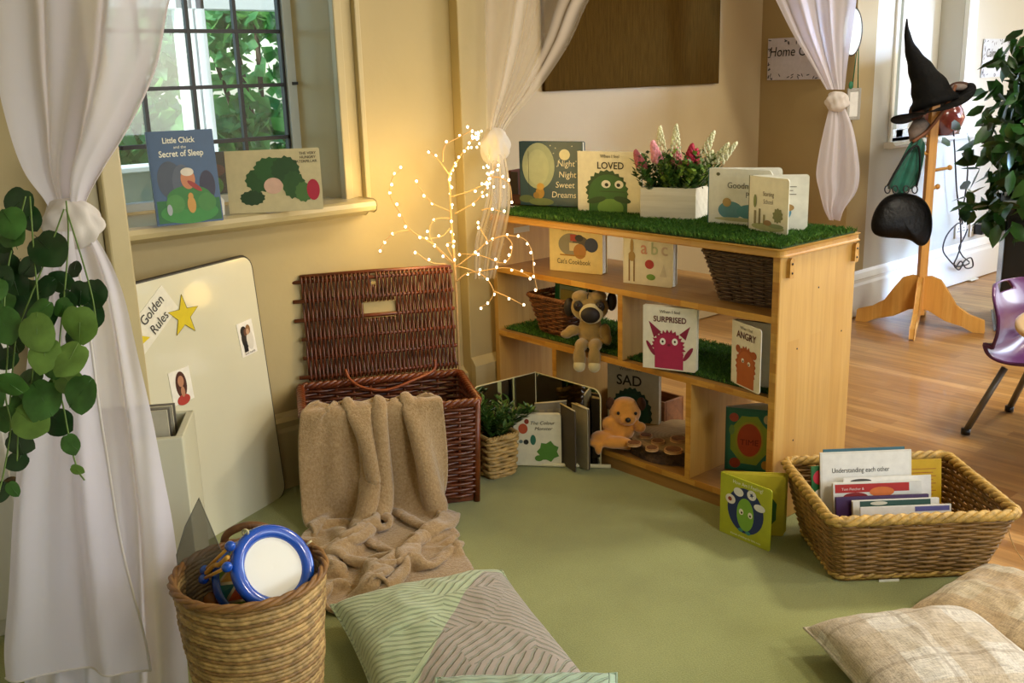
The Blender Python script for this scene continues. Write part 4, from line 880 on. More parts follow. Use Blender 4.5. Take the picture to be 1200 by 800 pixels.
def leafpat(name,c1,c2,c3=None):
    t=NT(name); v=t.coord(); 
    vo=t.new('TexVoronoi'); t.link(v,vo.inputs['Vector']); vo.inputs['Scale'].default_value=6.5
    # stripes whose direction changes from leaf to leaf
    vr=t.new('VectorRotate'); vr.rotation_type='Z_AXIS'; t.link(v,vr.inputs['Vector']); t.link(t.math('MULTIPLY',vo.outputs['Color'],9.0),vr.inputs['Angle'])
    w_=t.new('TexWave'); t.link(vr.outputs[0],w_.inputs[0]); w_.inputs['Scale'].default_value=17; w_.inputs['Distortion'].default_value=1.6; w_.inputs['Detail Scale'].default_value=1.2
    st=t.ramp(w_.outputs[0],[(.08,'000000'),(.3,'ffffff')])
    if c3:
        sp=t.new('SeparateXYZ'); t.link(v,sp.inputs[0])
        m_=t.math('GREATER_THAN',t.math('ADD',t.math('MULTIPLY',sp.outputs[0],1.0),t.math('MULTIPLY',sp.outputs[1],-.69)),.0)
        m2=t.math('LESS_THAN',sp.outputs[1],.235); base=t.mix(t.math('MULTIPLY',m_,m2),c1,c3)
    else: base=t.mix(0,c1,c1)
    t.setp(Base_Color=t.mix(st,t.mix(.42,base,c2),base),Roughness=.6,Sheen_Weight=.4); t.bump(st,.9,.006); return t.m
a_=onz(388,714,.05); b_=onz(588,673,.05); ang=math.atan2((b_-a_)[1],(b_-a_)[0])
e1=np.array([math.cos(ang),math.sin(ang),0]); e2=np.array([-e1[1],e1[0],0]); S_=np.linalg.norm(b_-a_); hdir0=math.atan2(cr[1],cr[0])
cc_=a_+e1*S_/2-e2*.30; cc_[2]=.062
cushion('cushion','mint and mauve velvet cushion with embossed leaves lying on the carpet',cc_,S_/2,.30,.078,ang,leafpat('velvet_mint_mauve','b2c49c','5e7a52','a3978c'),1)
c2_=onz(606,800,.14); cushion('cushion','mint embossed cushion resting on the mauve one, mostly cut off by the frame',(c2_[0]-.12,c2_[1]-.165,.135),.185,.20,.055,hdir0,leafpat('velvet_mint','9db79c','6a8a74'),2,rot=(.12,.0,hdir0))
def plaid(name,base):
    t=NT(name); v=t.coord(); sp=t.new('SeparateXYZ'); t.link(v,sp.inputs[0])
    def band(o,k,ph,th): return t.math('GREATER_THAN',t.math('SINE',t.math('ADD',t.math('MULTIPLY',o,k),ph)),th)
    bx_=band(sp.outputs[0],34,.4,.1); by_=band(sp.outputs[1],34,1.4,.1)
    c0=t.mix(t.math('MULTIPLY',bx_,.55),base[0],base[1]); c1=t.mix(t.math('MULTIPLY',by_,.5),c0,base[2])
    lx=band(sp.outputs[0],34,2.6,.985); ly=band(sp.outputs[1],34,3.9,.985); c2=t.mix(t.math('MULTIPLY',t.math('MAXIMUM',lx,ly),.35),c1,'8a7656')
    vv=t.coord(scale=(1,.08,1)); v2=t.coord(scale=(.08,1,1)); th=t.math('ADD',t.noise(vv,420,2,.6),t.noise(v2,420,2,.6))
    t.setp(Base_Color=t.mix(.75,c2,t.ramp(t.math('MULTIPLY',th,.5),[(.35,'8c8378'),(.6,'f2eee4')]),'MULTIPLY'),Roughness=.9,Sheen_Weight=.2); t.bump(th,.35,.002); return t.m
M_pl1=plaid('linen_plaid',('e8e4dc','c2ad8c','d0c0a4'))
a_=onz(942,741,.05); b_=onz(1122,712,.07); ang=math.atan2((b_-a_)[1],(b_-a_)[0]); e1=np.array([math.cos(ang),math.sin(ang),0]); e2=np.array([-e1[1],e1[0],0]); S_=float(np.linalg.norm((b_-a_)[:2]))
cc_=a_+e1*(S_+.03)/2-e2*.20; cushion('cushion','beige and white plaid linen cushion on the carpet, bottom right, nearest',(cc_[0],cc_[1],.062),(S_+.03)/2,.20,.072,ang,M_pl1,4)
c3_=onz(1180,722,.06); cushion('cushion','beige plaid cushion behind the nearest plaid cushion at the right edge',(c3_[0]+.03,c3_[1]-.0,.055),.19,.17,.062,ang+.5,plaid('linen_plaid_tan',('d2c4a6','b8986a','c2a67c')),6)
# ------------------------------------------------------------------ seagrass book basket
rbz=-.69; rp=onz(1050,560,.21)
bk_=rect_basket('seagrass_basket','large tapered seagrass basket full of books on the carpet edge',(2.525,1.305,0),rbz,.205,.15,.247,.215,.2,25,27,.0052,M_cane,mat('seagrass_rim','b8954e',.5,var=.45,vs=60,bump=.4,bs=180),.014,r=.03)
ts_=MB().box((-.09,-.163,.0),(-.035,-.16,.006)); ts_.build('white_tag',C_('e4e4dc'),bk_)
MB().tube(spline([(.26,-.13,.15),(.27,-.145,.10),(.30,-.14,.05),(.33,-.13,.02),(.35,-.12,.004)],6),.0012,5).build('loose_strand',M_sea,bk_)
def ib(dx,dy): c_,s_=math.cos(rbz),math.sin(rbz); return (2.52+dx*c_-dy*s_,1.315+dx*s_+dy*c_,.02)
US=lines(.12,.48,.72,7,.045,.006)
slab('white Understanding each other book standing at the back of the seagrass basket','e2e0d6',ib(-.045,.02),rbz,.262,.268,.008,.18,shapes=[(R4(.02,.015,.98,.985),'ecebe4')]+[(s_,'8a8a86') for s_,_ in lines(.16,.60,.70,9,.05,.008)],texts=[('Understanding each other',.44,.78,.075,'3c3c3a',{'wide':.78})])
slab('slim teal edged booklet directly behind the white reading book','3d6a78',ib(-.045,.035),rbz,.235,.272,.004,.18)
slab('yellow booklet leaning at the right back of the seagrass basket','c9a21c',ib(.125,.03),rbz,.10,.235,.005,.16,shapes=[(s_,'a0541c') for s_,_ in lines(.14,.88,.7,9,.045,.008)])
slab('red green and white booklet at the far left of the seagrass basket','2c6a3a',ib(-.15,.05),rbz+.25,.09,.225,.005,.12,shapes=[(ell(.35,.85,.3,.1),'c22a3a'),(ell(.3,.6,.25,.1),'f0eee4'),(ell(.5,.3,.4,.2),'14403c')])
slab('red titled picture book in the middle of the seagrass basket','dcdcd4',ib(-.03,-.03),rbz,.25,.198,.016,.2,shapes=[(R4(.02,.86,.86,.98),'b32418'),(ell(.55,.86,.14,.07),'d8742c'),(ell(.25,.8,.14,.06),'8a1c18')],texts=[('Tom Fletcher &',.22,.895,.05,'f0e8dc')])
slab('thin white booklet standing just behind the red titled one','e4e2dc',ib(.005,-.012),rbz,.25,.205,.004,.2,shapes=[(ell(.2,.95,.12,.03),'3a3a34')])
slab('purple covered thin book near the front of the seagrass basket','3a1a4a',ib(-.03,-.075),rbz,.26,.175,.01,.25)
slab('grey and white spiral pad in front of the purple book','dcdad2',ib(.0,-.095),rbz,.24,.172,.012,.25,shapes=[(R4(.08,.9,.9,.99),'20483c'),(ell(.3,.95,.1,.03),'c9c4b0')])
slab('white folded booklet nearest the front rim of the seagrass basket','e6e4de',ib(.015,-.12),rbz,.25,.165,.006,.22,shapes=[(R4(.6,.9,.98,.98),'5a5a9a')])
# ================================================================== WINDOW SILL BOOKS
ZL=WZ0+.013
chick=[(R4(.02,.02,.98,.98),'24476c'),(R4(.02,.02,.98,.26),'2f6a3a'),(ell(.5,.12,.44,.12),'3f8a40'),(ell(.26,.48,.19,.20),'4c5462'),(ell(.45,.44,.16,.2),'5a6270'),(ell(.82,.40,.12,.16),'3c3a4c'),(ell(.52,.28,.34,.13),'3c7a3a'),(ell(.30,.22,.14,.10),'4f8a44'),(ell(.78,.22,.14,.10),'4a8440'),(ell(.53,.48,.11,.11),'c8825a'),(ell(.53,.555,.1,.045),'e0d6c4'),(ell(.62,.40,.12,.03,12,-.5),'9c3a34'),(ell(.54,.20,.065,.09),'c9964a'),(ell(.54,.29,.04,.04),'c9964a'),(ell(.20,.16,.04,.06),'a8b0b4')]
bk1=book('blue Little Chick picture book standing on the left of the window sill',(186,265),(262,258),ZL,.265,w=.185,t=.012,cover='24476c',r=.003,shapes=chick,texts=[('Little Chick',.46,.87,.085,'e9e6d2',{'wide':.85,'bold':.0004}),('and the',.47,.81,.045,'e9e6d2'),('Secret of Sleep',.48,.725,.095,'e9e6d2',{'wide':.82,'bold':.0004})],tilt=.12)
cat_=[(spiky(.25,.24,.13,.12,26,.06,1),'24421f'),(spiky(.34,.52,.15,.19,26,.06,2),'2c5224'),(spiky(.46,.68,.17,.20,28,.06,3),'2f5a28'),(spiky(.62,.66,.15,.22,28,.06,4),'274a22'),(spiky(.70,.42,.12,.22,24,.06,5),'2f5426'),(spiky(.80,.30,.09,.16,22,.06,6),'4a7034'),(ell(.48,.42,.1,.13),'d8b09a'),(ell(.905,.33,.07,.17,20),'b0233a')]
bk2=book('wide cream picture book with green leafy mounds, right on the window sill',(270,251),(380,245),ZL,.19,w=.283,t=.016,cover='cdbf94',r=.006,shapes=cat_,texts=[('THE VERY',.87,.90,.062,'2c241a'),('HUNGRY',.87,.835,.062,'2c241a'),('CATERPILLAR',.84,.77,.062,'2c241a')],tilt=.1)
o=thing('paper_slip','small curled white paper slip between the two window sill books','paper',onz(254,252,ZL)-np.array([0,.012,0]),-.2)
MB().prism([(-.012,0),(.02,.0),(.022,.045),(.012,.058),(-.018,.03)],0,.0015).build('slip',C_('e0dcd0'),o)
dk=thing('picture_book','dark brown and green book standing behind and between the sill books','book',onz(263,240,ZL)+np.array([0,.06,0]),-.3)
MB().box((-.05,0,0),(.05,.012,.17)).build('cover',C_('2e1e16'),dk); picture(dk,[(ell(.0,.06,.03,.03),'4f8a2c'),(ell(.01,.11,.03,.02),'6a3020')])
# ================================================================== LED TWIG TREE
D0=3.55
base=dep(533,313,D0); lt_=thing('twig_light','lit twig tree of warm white fairy lights standing behind the hamper','light tree',(base[0],base[1],0))
T=[[(330,640),(330,590),(318,430),(312,300),(310,240),(350,170),(400,100),(420,75)],[(310,240),(265,180),(232,148)],[(285,190),(292,130),(345,98),(390,72),(375,58)],[(318,322),(400,295),(445,265),(487,200)],[(330,385),(400,345),(440,300),(470,235)],[(312,376),(240,340),(185,268)],
[(330,575),(250,500),(165,447),(125,382),(88,320),(95,255),(130,215)],[(165,447),(110,455),(70,485),(48,520)],[(310,402),(260,405),(235,440),(245,490),(290,545),(330,580)],[(335,585),(415,523),(455,490),(520,467),(590,480),(620,530),(625,600),(640,675)],[(455,490),(425,440),(412,415)],[(520,467),(545,500),(535,550),(505,570),(430,543),(350,535)],
[(335,580),(400,600),(445,625),(475,675),(455,720),(425,735)],[(475,675),(530,698),(590,730)],[(335,640),(370,612),(430,600),(515,588),(570,600),(612,622)],[(470,248),(500,250),(535,275),(545,340)],[(430,372),(460,366),(508,378)],[(325,560),(300,500),(335,493)],[(300,575),(240,568),(185,530)],[(312,440),(280,470),(215,480)]]
M_tw=mat('brown_twig','b8966a',.6); em=NT('led_warm'); em.setp(Base_Color=(1,.8,.5,1),Emission_Color=(1,.82,.50,1),Emission_Strength=7.0); M_led=em.m; em.m.cycles.emission_sampling='NONE'
G=random.Random(4); LED=[]
for bi,b in enumerate(T):
    p2=[(430+x/3.2,130+y/3.2) for x,y in b]; P=[]
    for k,(x,y) in enumerate(p2):
        d=D0-.0012*max(0,533-x)-.0016*max(0,x-545)+(.0 if bi==0 else .03*math.sin(bi*1.7)*k/len(p2))
        P.append(dep(x,y,d))
    if bi==0: P=[np.array([base[0],base[1],.01]),np.array([base[0],base[1],.35])]+P[1:]
    S_p=spline(P,7)-np.array([base[0],base[1],0]); n=len(S_p)
    MB().tube(S_p,np.linspace(.006 if bi==0 else .0026,.0014,n),6).build('trunk' if bi==0 else 'branch',M_tw,lt_)
    seg=np.linalg.norm(np.diff(S_p,axis=0),axis=1).sum(); st=14 if bi==0 else 3
    m=max(2,int(seg/(.047)))
    for k in range(m):
        i=st+int((n-1-st)*(k+1)/m); LED.append(S_p[min(i,n-1)]+np.array([G.uniform(-.006,.006) for _ in range(3)]))
for k in range(18): # loose end clusters
    c_=dep(430+G.gauss(465,20)/3.2,130+G.gauss(250,30)/3.2,D0-.02)-np.array([base[0],base[1],0]); LED.append(c_)
for k in range(10):
    LED.append(dep(430+G.gauss(405,18)/3.2,130+G.gauss(95,18)/3.2,D0-.02)-np.array([base[0],base[1],0]))
led0=MB().ball((0,0,0),(.0040,.0040,.0048),10,7); proto=led0.build('led_bulb',M_led,lt_); proto.location=LED[0]
for p_ in LED[1:100]:
    o=proto.copy(); col.objects.link(o); o.parent=lt_; o.location=p_
if len(LED)>100:
    m=MB(); 
    for p_ in LED[100:]: m.ball(p_,(.0034,.0034,.0042),8,6)
    m.build('led_bulb',M_led,lt_)['kind']='stuff'
MB().lathe([(0,0),(.07,0),(.07,.012),(.02,.02),(.008,.03),(.008,.06),(0,.06)],28).build('base_plate',M_black,lt_)
for (x,y,d,pw) in ((470,215,3.35,3.0),(528,200,3.48,2.6),(560,180,3.40,1.2),(500,285,3.4,2.6),(590,290,3.3,2.4),(565,345,3.35,1.6),(535,265,3.42,2.2)):
    l=bpy.data.lights.new('led_glow','POINT'); l.energy=pw*.36; l.color=(1,.64,.18); l.shadow_soft_size=.05
    o=bpy.data.objects.new('led_glow',l); col.objects.link(o); o.parent=lt_; o.location=dep(x,y,d)-np.array([base[0],base[1],0])
# ================================================================== CURTAINS
def sheer(name,alpha,c='f2eef2',tr=.5):
    t=NT(name); b=t.new('BsdfTransparent'); tl=t.new('BsdfTranslucent'); df=t.new('BsdfDiffuse')
    tl.inputs[0].default_value=(*lin(c),1); df.inputs[0].default_value=(*lin(c),1)
    m1=t.new('MixShader'); m1.inputs[0].default_value=tr; t.link(df.outputs[0],m1.inputs[1]); t.link(tl.outputs[0],m1.inputs[2])
    lw_=t.new('LayerWeight'); lw_.inputs[0].default_value=.35; f=t.math('MAXIMUM',t.math('ADD',lw_.outputs['Facing'],alpha),0.); 
    m2=t.new('MixShader'); cl=t.new('Clamp'); t.link(f,cl.inputs[0]); t.link(cl.outputs[0],m2.inputs[0]); t.link(b.outputs[0],m2.inputs[1]); t.link(m1.outputs[0],m2.inputs[2]); t.link(m2.outputs[0],t.out.inputs[0]); 
    wv=t.coord(); bp_=t.new('Bump'); bp_.inputs['Strength'].default_value=.12; bp_.inputs['Distance'].default_value=.002; t.link(t.noise(wv,300,2,.6),bp_.inputs['Height']); t.link(bp_.outputs[0],df.inputs['Normal'])
    return t.m
def panel(rows,d,nf,amp,seed,nu=90,nv=60,ph=0.,o=(0,0,0),front=0.):
    """rows: (y, xl, xr[, fold scale]) in the picture, hung in the vertical plane at distance d; folds go in depth"""
    R_=np.array([r[:3] for r in rows],float); fs=np.array([r[3] if len(r)>3 else 1. for r in rows])
    t_=np.linspace(0,1,nv); k=np.linspace(0,len(rows)-1,nv)
    S=spline(np.c_[R_,fs],12); S=S[np.linspace(0,len(S)-1,nv).astype(int)]
    hf=np.array([fw[0],fw[1],0]); hf/=np.linalg.norm(hf); Pl=[]
    g=random.Random(seed); c_=[g.uniform(0,6.28) for _ in range(5)]
    for y,xl,xr,f in S:
        row=[]
        for j in range(nu):
            u=j/(nu-1); uu=u+.018*math.sin(u*2*PI*2+c_[0]+y*.004)
            dd=ray(xl+(xr-xl)*u,y); s_=d/(dd@hf); p=CAM+dd*s_
            a=amp*f; off=a*(math.sin(2*PI*nf*uu+ph+c_[1])*.6+.45*math.sin(2*PI*nf*.47*uu+c_[2]+y*.003)+.22*math.sin(2*PI*nf*1.9*uu+c_[3]+y*.008))
            off+=.006*noise.noise((u*5,y*.01,seed))
            row.append(p+hf*(off-front)-np.array(o))
        Pl.append(row)
    panel.last=np.array(Pl); return MB().grid(panel.last)
def knot(c,r,seed,n=48):
    mb=MB(); P=[]
    for i in range(30):
        ph=PI*i/29; row=[]
        for k in range(n):
            a=2*PI*k/n; s_=1+.10*math.sin(a*5+ph*3.2+seed)+.05*math.sin(a*9-ph*4)+.06*math.sin(ph*5+a*2)
            row.append((r[0]*math.sin(ph)**.8*math.cos(a)*s_,r[1]*math.sin(ph)**.8*math.sin(a)*s_,r[2]*math.cos(ph)))
        P.append(row)
    mb.grid(np.array(P),cu_=True); return mb
hdir=math.atan2(cr[1],cr[0])
def curtain(name_lab,kp,d,parts,kr,m,km):
    dd=ray(*kp); hf=np.array([fw[0],fw[1],0]); hf/=np.linalg.norm(hf); p=CAM+dd*(d/(dd@hf))
    o=thing('sheer_curtain',name_lab,'curtain',p)
    for nm,rows,nf,amp,seed,front in parts: 
        q_=panel(rows,d,nf,amp,seed,o=p,front=front).build(nm,m,o)
        if nm=='front_panel': MB().tube(np.vstack([panel.last[6:,-1],panel.last[-1,::-1]]),.0028,5).build('hem',km,q_)
    knot(p,kr,d).build('knot',km,o,rot=(0,.1,hdir)); return o
M_sh1=sheer('sheer_near',.76,'f2eef6',.5); M_sh2=sheer('sheer_far',.24,'f2eae0',.5); M_kn=sheer('sheer_knot',.93,'eee8e2',.4)
curtain('long white sheer curtain knotted halfway, nearest at the left',(84,262),2.02,[
 ('upper_panel',[(-190,-70,260,1.2),(-80,-30,225,1.1),(0,-6,196,1),(80,4,180,1),(150,20,148,.9),(200,36,118,.7),(235,56,101,.35),(258,64,100,.2)],2.6,.05,1,0),
 ('lower_panel',[(262,64,102,.25),(300,52,126,.4),(350,42,146,.6),(430,34,165,.8),(520,30,184,1),(620,28,201,1.1),(720,27,211,1.2),(830,27,219,1.2)],3.2,.035,2,0),
 ('front_panel',[(265,68,100,.2),(330,58,108,.5),(400,52,118,.7),(500,42,130,.9),(600,34,146,1),(680,30,166,1),(735,26,180,1),(768,28,187,1)],1.6,.03,3,.07)],(.055,.04,.05),M_sh1,M_kn)
curtain('thin sheer curtain tied back beside the pilaster above the shelf end',(580,172),3.72,[
 ('upper_panel',[(-160,560,800,1.2),(-60,565,730,1.1),(0,567,690,1),(50,568,667,.9),(100,569,634,.7),(140,570,600,.4),(160,569,588,.25)],2.6,.05,4,0),
 ('lower_panel',[(180,572,592,.25),(210,572,597,.4),(240,568,598,.5),(275,558,592,.6),(300,556,586,.6),(325,556,580,.6)],3,.02,5,.03)],(.05,.04,.068),M_sh2,M_kn)
curtain('white sheer curtain knotted at the far right of the alcove',(981,119),5.19,[
 ('upper_panel',[(-120,860,1010,1.1),(-40,888,1004,1),(0,908,1001,1),(40,928,996,.8),(80,953,991,.5),(105,968,989,.25)],2.8,.05,6,0),
 ('lower_panel',[(125,972,990,.25),(150,966,1000,.5),(180,960,1006,.8),(205,957,1008,.9),(225,961,1004,1),(245,966,990,1),(258,972,984,1)],2.0,.035,7,0)],(.055,.045,.05),M_sh1,M_kn)
# ================================================================== IVY
iv_=dep(78,235,1.93); io=thing('ivy_garland','trailing artificial ivy with round green leaves hanging at the near curtain','ivy',iv_)
M_iv=mat('ivy_dark','1c3a1a',.35,var=.45,vs=22,spec=.6); M_ivm=mat('ivy_mid','3a6428',.4,var=.35,vs=22,spec=.5); M_ivl=mat('ivy_light','64853a',.4,var=.25,vs=22,spec=.5); M_stem=mat('ivy_stem','5f7a34',.6)
def Z(x,y,d=0): return dep(x/2,200+y/2,1.86+d)-iv_
for k,pts in enumerate(([(155,70),(160,130),(158,200),(150,300),(140,400),(138,500),(150,560),(165,640),(182,700),(198,725)],[(60,60),(40,140),(20,220),(10,320),(18,420),(12,520),(25,600),(10,700),(-4,760)],[(150,90),(110,200),(70,300),(40,380),(30,460),(22,560)],[(70,60),(80,200),(90,330),(80,430),(70,520),(45,600),(40,680)],[(155,90),(190,200),(215,290),(225,350)])):
    MB().tube(spline([Z(x,y,.01*math.sin(k+j)) for j,(x,y) in enumerate(pts)],7),.0016,6).build('stem',M_stem,io)
LV=[(45,75,34,0),(25,120,34,1),(70,110,28,0),(113,183,44,0),(30,150,32,1),(20,225,34,0),(5,250,28,0),(175,230,20,0),(70,225,24,0),(60,300,50,0),(190,285,26,0),(225,285,30,0),(215,340,32,0),(180,385,28,0),(188,357,40,2),(87,377,40,2),(10,360,38,1),(110,340,26,0),(105,430,36,2),(165,440,38,2),(158,492,30,2),(190,520,38,1),(70,495,38,1),(15,440,28,0),(25,500,30,1),(100,535,42,1),(125,500,14,2),(70,585,42,2),(12,578,28,1),(45,635,30,0),(42,680,24,0),(138,590,34,0),(165,640,22,1),(180,700,14,2),(30,745,17,1),(5,750,22,0),(60,330,32,0),(140,260,28,0),(110,270,24,0),(35,400,24,0),(130,455,30,1),(50,540,26,1),(95,330,30,1),(35,260,30,0),(5,310,30,1),(150,320,22,1),(0,180,30,0),(-20,280,34,1),(-25,420,30,0),(-20,520,30,1),(160,300,20,0)]
mbs=[MB(),MB(),MB()]; G=random.Random(12)
for k,(x,y,r_,s_) in enumerate(LV):
    c_=Z(x,y,G.uniform(-.05,.06)+(.03 if s_==0 else -.02)); R_=r_/2/F*1.9*1.15
    rot=Matrix.Rotation(G.uniform(-.9,.9),3,'Z')@Matrix.Rotation(G.uniform(-.6,.6),3,'X')
    a0=G.uniform(-2.6,-.6); n=20
    pts=[]
    for q_ in range(n):
        a=2*PI*q_/n; rr=1-.16*math.exp(-((a-PI)/.3)**2)+.16*math.exp(-(min(a,2*PI-a)/.3)**2)
        X=rr*math.cos(a); Y=rr*.88*math.sin(a); pts.append((X*math.cos(a0)-Y*math.sin(a0),X*math.sin(a0)+Y*math.cos(a0),.0))
    inn=[(p_[0]*.5,p_[1]*.5,.10) for p_ in pts]
    V=[Vector((0,0,.02))]+[Vector(p_) for p_ in inn]+[Vector((p_[0],p_[1],.0+.12*math.sin(i*1.3+k)*.5)) for i,p_ in enumerate(pts)]
    out=[]
    for v_ in V:
        w_=rot@v_; out.append(c_+R_*(w_.x*cr+w_.y*cu-w_.z*fw))
    f=[(0,1+i,1+(i+1)%n) for i in range(n)]+[(1+i,1+n+i,1+n+(i+1)%n,1+(i+1)%n) for i in range(n)]
    mbs[s_].add(out,f,0,True)
    mid=[out[0],c_+R_*(math.cos(a0)*.95*cr+math.sin(a0)*.95*cu)-fw*.002]; mbs[s_].tube([c_-R_*(math.cos(a0)*.9*cr+math.sin(a0)*.9*cu),out[0]-fw*.001,mid[1]],.0007,4)
for mb_,m_ in zip(mbs,(M_iv,M_ivm,M_ivl)): mb_.build('leaves',m_,io)
# white cupboard beyond the near curtain
cpb=thing('white_cupboard','tall white painted cupboard partly hidden behind the near curtain and ivy','cupboard',(-.35,2.85,0),-.25)
o=MB().box((-.2,0,0),(1.02,.35,1.06)); o.build('body',mat('white_cupboard_paint','dddcd6',.45),cpb,bevel=.004)
MB().box((.02,-.018,.05),(.98,0,1.02)).build('door',mat('white_cupboard_paint','dddcd6',.45),cpb,bevel=.004)
kx=Matrix.Translation((-.35,2.85,0))@Matrix.Rotation(-.25,4,'Z'); n_=np.array(kx.to_3x3()@Vector((0,-1,0))); d_=ray(14,565); t_=((np.array([-.35,2.85,0])-CAM)@n_)/(d_@n_); kl=kx.inverted()@Vector(CAM+d_*t_)
MB().lathe([(.022,0),(.024,.008),(.014,.012),(.010,.004),(0,.004)],20).build('finger_hole',mat('brass_brown','5a4a34',.4,metal=.6),cpb,loc=(kl.x,-.018,kl.z),rot=(PI/2,0,0))
# ================================================================== HANGING THINGS AND SIGNS
def hang(name,label,cat,p): return thing(name,label,cat,p,rotz=0)
mirp=ony(999,37,2.86); hm=thing('hanging_mirror','small oval mirror hanging on green ribbon by the far right curtain','mirror',mirp,-.55)
oo=ell(0,0,.052,.115,32); MB().prism(oo,0,.006).build('glass',mat('mirror_glass','8a9092',.05,metal=1),hm); MB().tube([(x,.003,z) for x,z in oo],.005,6,closed=True).build('frame',mat('dark_bronze','3a2c22',.4),hm)
q_=ony(1004,0,2.86)-mirp; MB().box((-.004,-.004,.10),(.004,-.002,.3)).build('ribbon',C_('1c6a44'),hm)
frp=ony(1001,122,2.86); hf_=thing('hanging_photo_frame','small silver ornate frame hanging on green ribbon near the curtain knot','picture frame',frp,-.35)
o=MB()
for a_,b_ in (((-.042,0,-.08),(-.026,.012,.08)),((.026,0,-.08),(.042,.012,.08)),((-.026,0,.062),(.026,.012,.08)),((-.026,0,-.08),(.026,.012,-.062))): o.box(a_,b_)
o.build('frame',mat('silver_frame','b4b0a8',.4,metal=.3,bump=.8,bs=120,bd=.004),hf_,bevel=.003); MB().box((-.026,.004,-.062),(.026,.008,.062)).build('picture',C_('e8e6e0'),hf_)
MB().tube([(-.018,.0,.08),(-.005,-.002,.25),(-.0,0,.39)],.0028,5).build('ribbon',C_('1c6a44'),hf_); MB().tube([(.018,.0,.08),(.008,-.002,.25),(.0,0,.39)],.0028,5).build('ribbon',C_('1c6a44'),hf_); MB().ball((-.03,-.004,.095),(.015,.006,.02),10,7).build('bow',C_('1c6a44'),hf_)
def doodle(o,w_,h_,seed):
    g=random.Random(seed); mb=MB()
    for k in range(46):
        e=g.randrange(4); s_=g.random(); x,z=((s_*w_,g.uniform(.004,.03)),(s_*w_,h_-g.uniform(.004,.03)),(g.uniform(.004,.03),s_*h_),(w_-g.uniform(.004,.03),s_*h_))[e]
        a=g.uniform(0,PI); P=ell(x,z,.011,.0032,8,a); P=[(min(max(a_,.001),w_-.001),min(max(b_,.001),h_-.001)) for a_,b_ in P]; mb.add([(a_,-.0025,b_) for a_,b_ in P],[tuple(range(8))])
    mb.build('leaf_border',C_('4a4a50'),o)
p=onx(899,94,XR-.004); sg=thing('wall_sign','laminated Home Corner sign with leaf border, half behind the far curtain','sign',p,-PI/2); 
MB().box((0,-.002,0),(.42,0,.22)).build('sheet',C_('c4bfc4'),sg); text(sg,'Home Corner',.01,.125,.072,'121214',y=-.004,align='LEFT',shear=.15,wide=.9); doodle(sg,.42,.22,1)
p=ony(1149,91,2.896); sg=thing('wall_sign','laminated Calm Space sign with leaf border on the right wall','sign',p,0)
MB().box((0,-.002,0),(.36,0,.225)).build('sheet',C_('c6cad0'),sg); text(sg,'Calm Space',.18,.12,.07,'121214',y=-.004,shear=.15,wide=.85); doodle(sg,.36,.225,2)
# ================================================================== COAT STAND
M_pine=wood('pine_stand','dca24e','e6b462','b87830','Z',.05,1.2,rough=.4)
cs=np.array([5.04,2.53]); cst=thing('coat_stand','varnished pine coat stand with four curved feet by the right wall','coat stand',(cs[0],cs[1],0))
ztop=above(1098,120,cs)[2]
MB().box((-.021,-.021,.06),(.021,.021,ztop)).build('post',M_pine,cst,bevel=.003,rot=(0,0,hdir))
foot=[(.0,.27),(.05,.28),(.10,.262),(.145,.20),(.19,.13),(.26,.085),(.34,.06),(.345,.0),(.29,.0),(.23,.028),(.14,.05),(.06,.095),(.0,.11)]
for k,tip in enumerate(((4.957,2.809),(4.749,2.414),(5.121,2.263),(5.33,2.65))):
    a=math.atan2(tip[1]-cs[1],tip[0]-cs[0]); MB().prism([(x*.92,z*.95) for x,z in foot],-.013,.013).build('foot',M_pine,cst,bevel=.005,rot=(0,0,a))
for px,py,sx in ((1085,181,-1),(1107,200,1),(1094,222,1),(1084,160,-1)):
    z=above(px,py,cs)[2]; e=cr*np.array([1,1,0])*sx; L=.10 if sx>0 and py==200 else .045
    s=MB(); s.tube([(e[0]*.015,e[1]*.015,z),(e[0]*L,e[1]*L,z+.012)],.008,8); s.ball((e[0]*L,e[1]*L,z+.013),.014,12,8); s.build('peg',M_pine,cst)
# witch hat
M_hat=mat('black_hat_cloth','030303',.8,var=.3,vs=20,bump=.5,bs=18,bd=.02,spec=.25)
hc=np.array([cs[0],cs[1],ztop-.01]); wh=thing('witch_hat','tall black pointed witch hat on top of the coat stand','hat',hc)
def scr(x,z,y=0.): return cr*x+cu*z+fw*y
sp_=[(0,-.01),(-.02,.06),(-.055,.14),(-.095,.22),(-.125,.29),(-.14,.37),(-.14,.43)]; rr_=[.115,.095,.07,.045,.026,.012,.003]
S_=spline([scr(x,z) for x,z in sp_],5); rs=np.interp(np.linspace(0,1,len(S_)),np.linspace(0,1,7),rr_)*(1+.05*np.sin(np.arange(len(S_))*1.1))
mb=MB(); mb.tube(S_,rs,26); mb.build('crown',M_hat,wh)
tl_=math.radians(24); BR=[]
for i in range(10):
    f=i/9; row=[]
    for k in range(60):
        a=2*PI*k/60; r_=.09+.125*f; x=r_*math.cos(a); y=r_*math.sin(a); z=.012*math.sin(2*a+1)*f*f*2+.025*math.cos(a)**2*f*f
        x2=x*math.cos(tl_)-z*math.sin(tl_); z2=x*math.sin(tl_)+z*math.cos(tl_)
        row.append(scr(x2,z2-.02)+(-fw-scr(0,0))*0+np.array([0,0,0])+fw*y*.9-cu*y*.22*0+cu*y*.10)
    BR.append(row)
mb=MB(); mb.grid(np.array(BR),cu_=True); mb.build('brim',M_hat,wh,solid=.004)
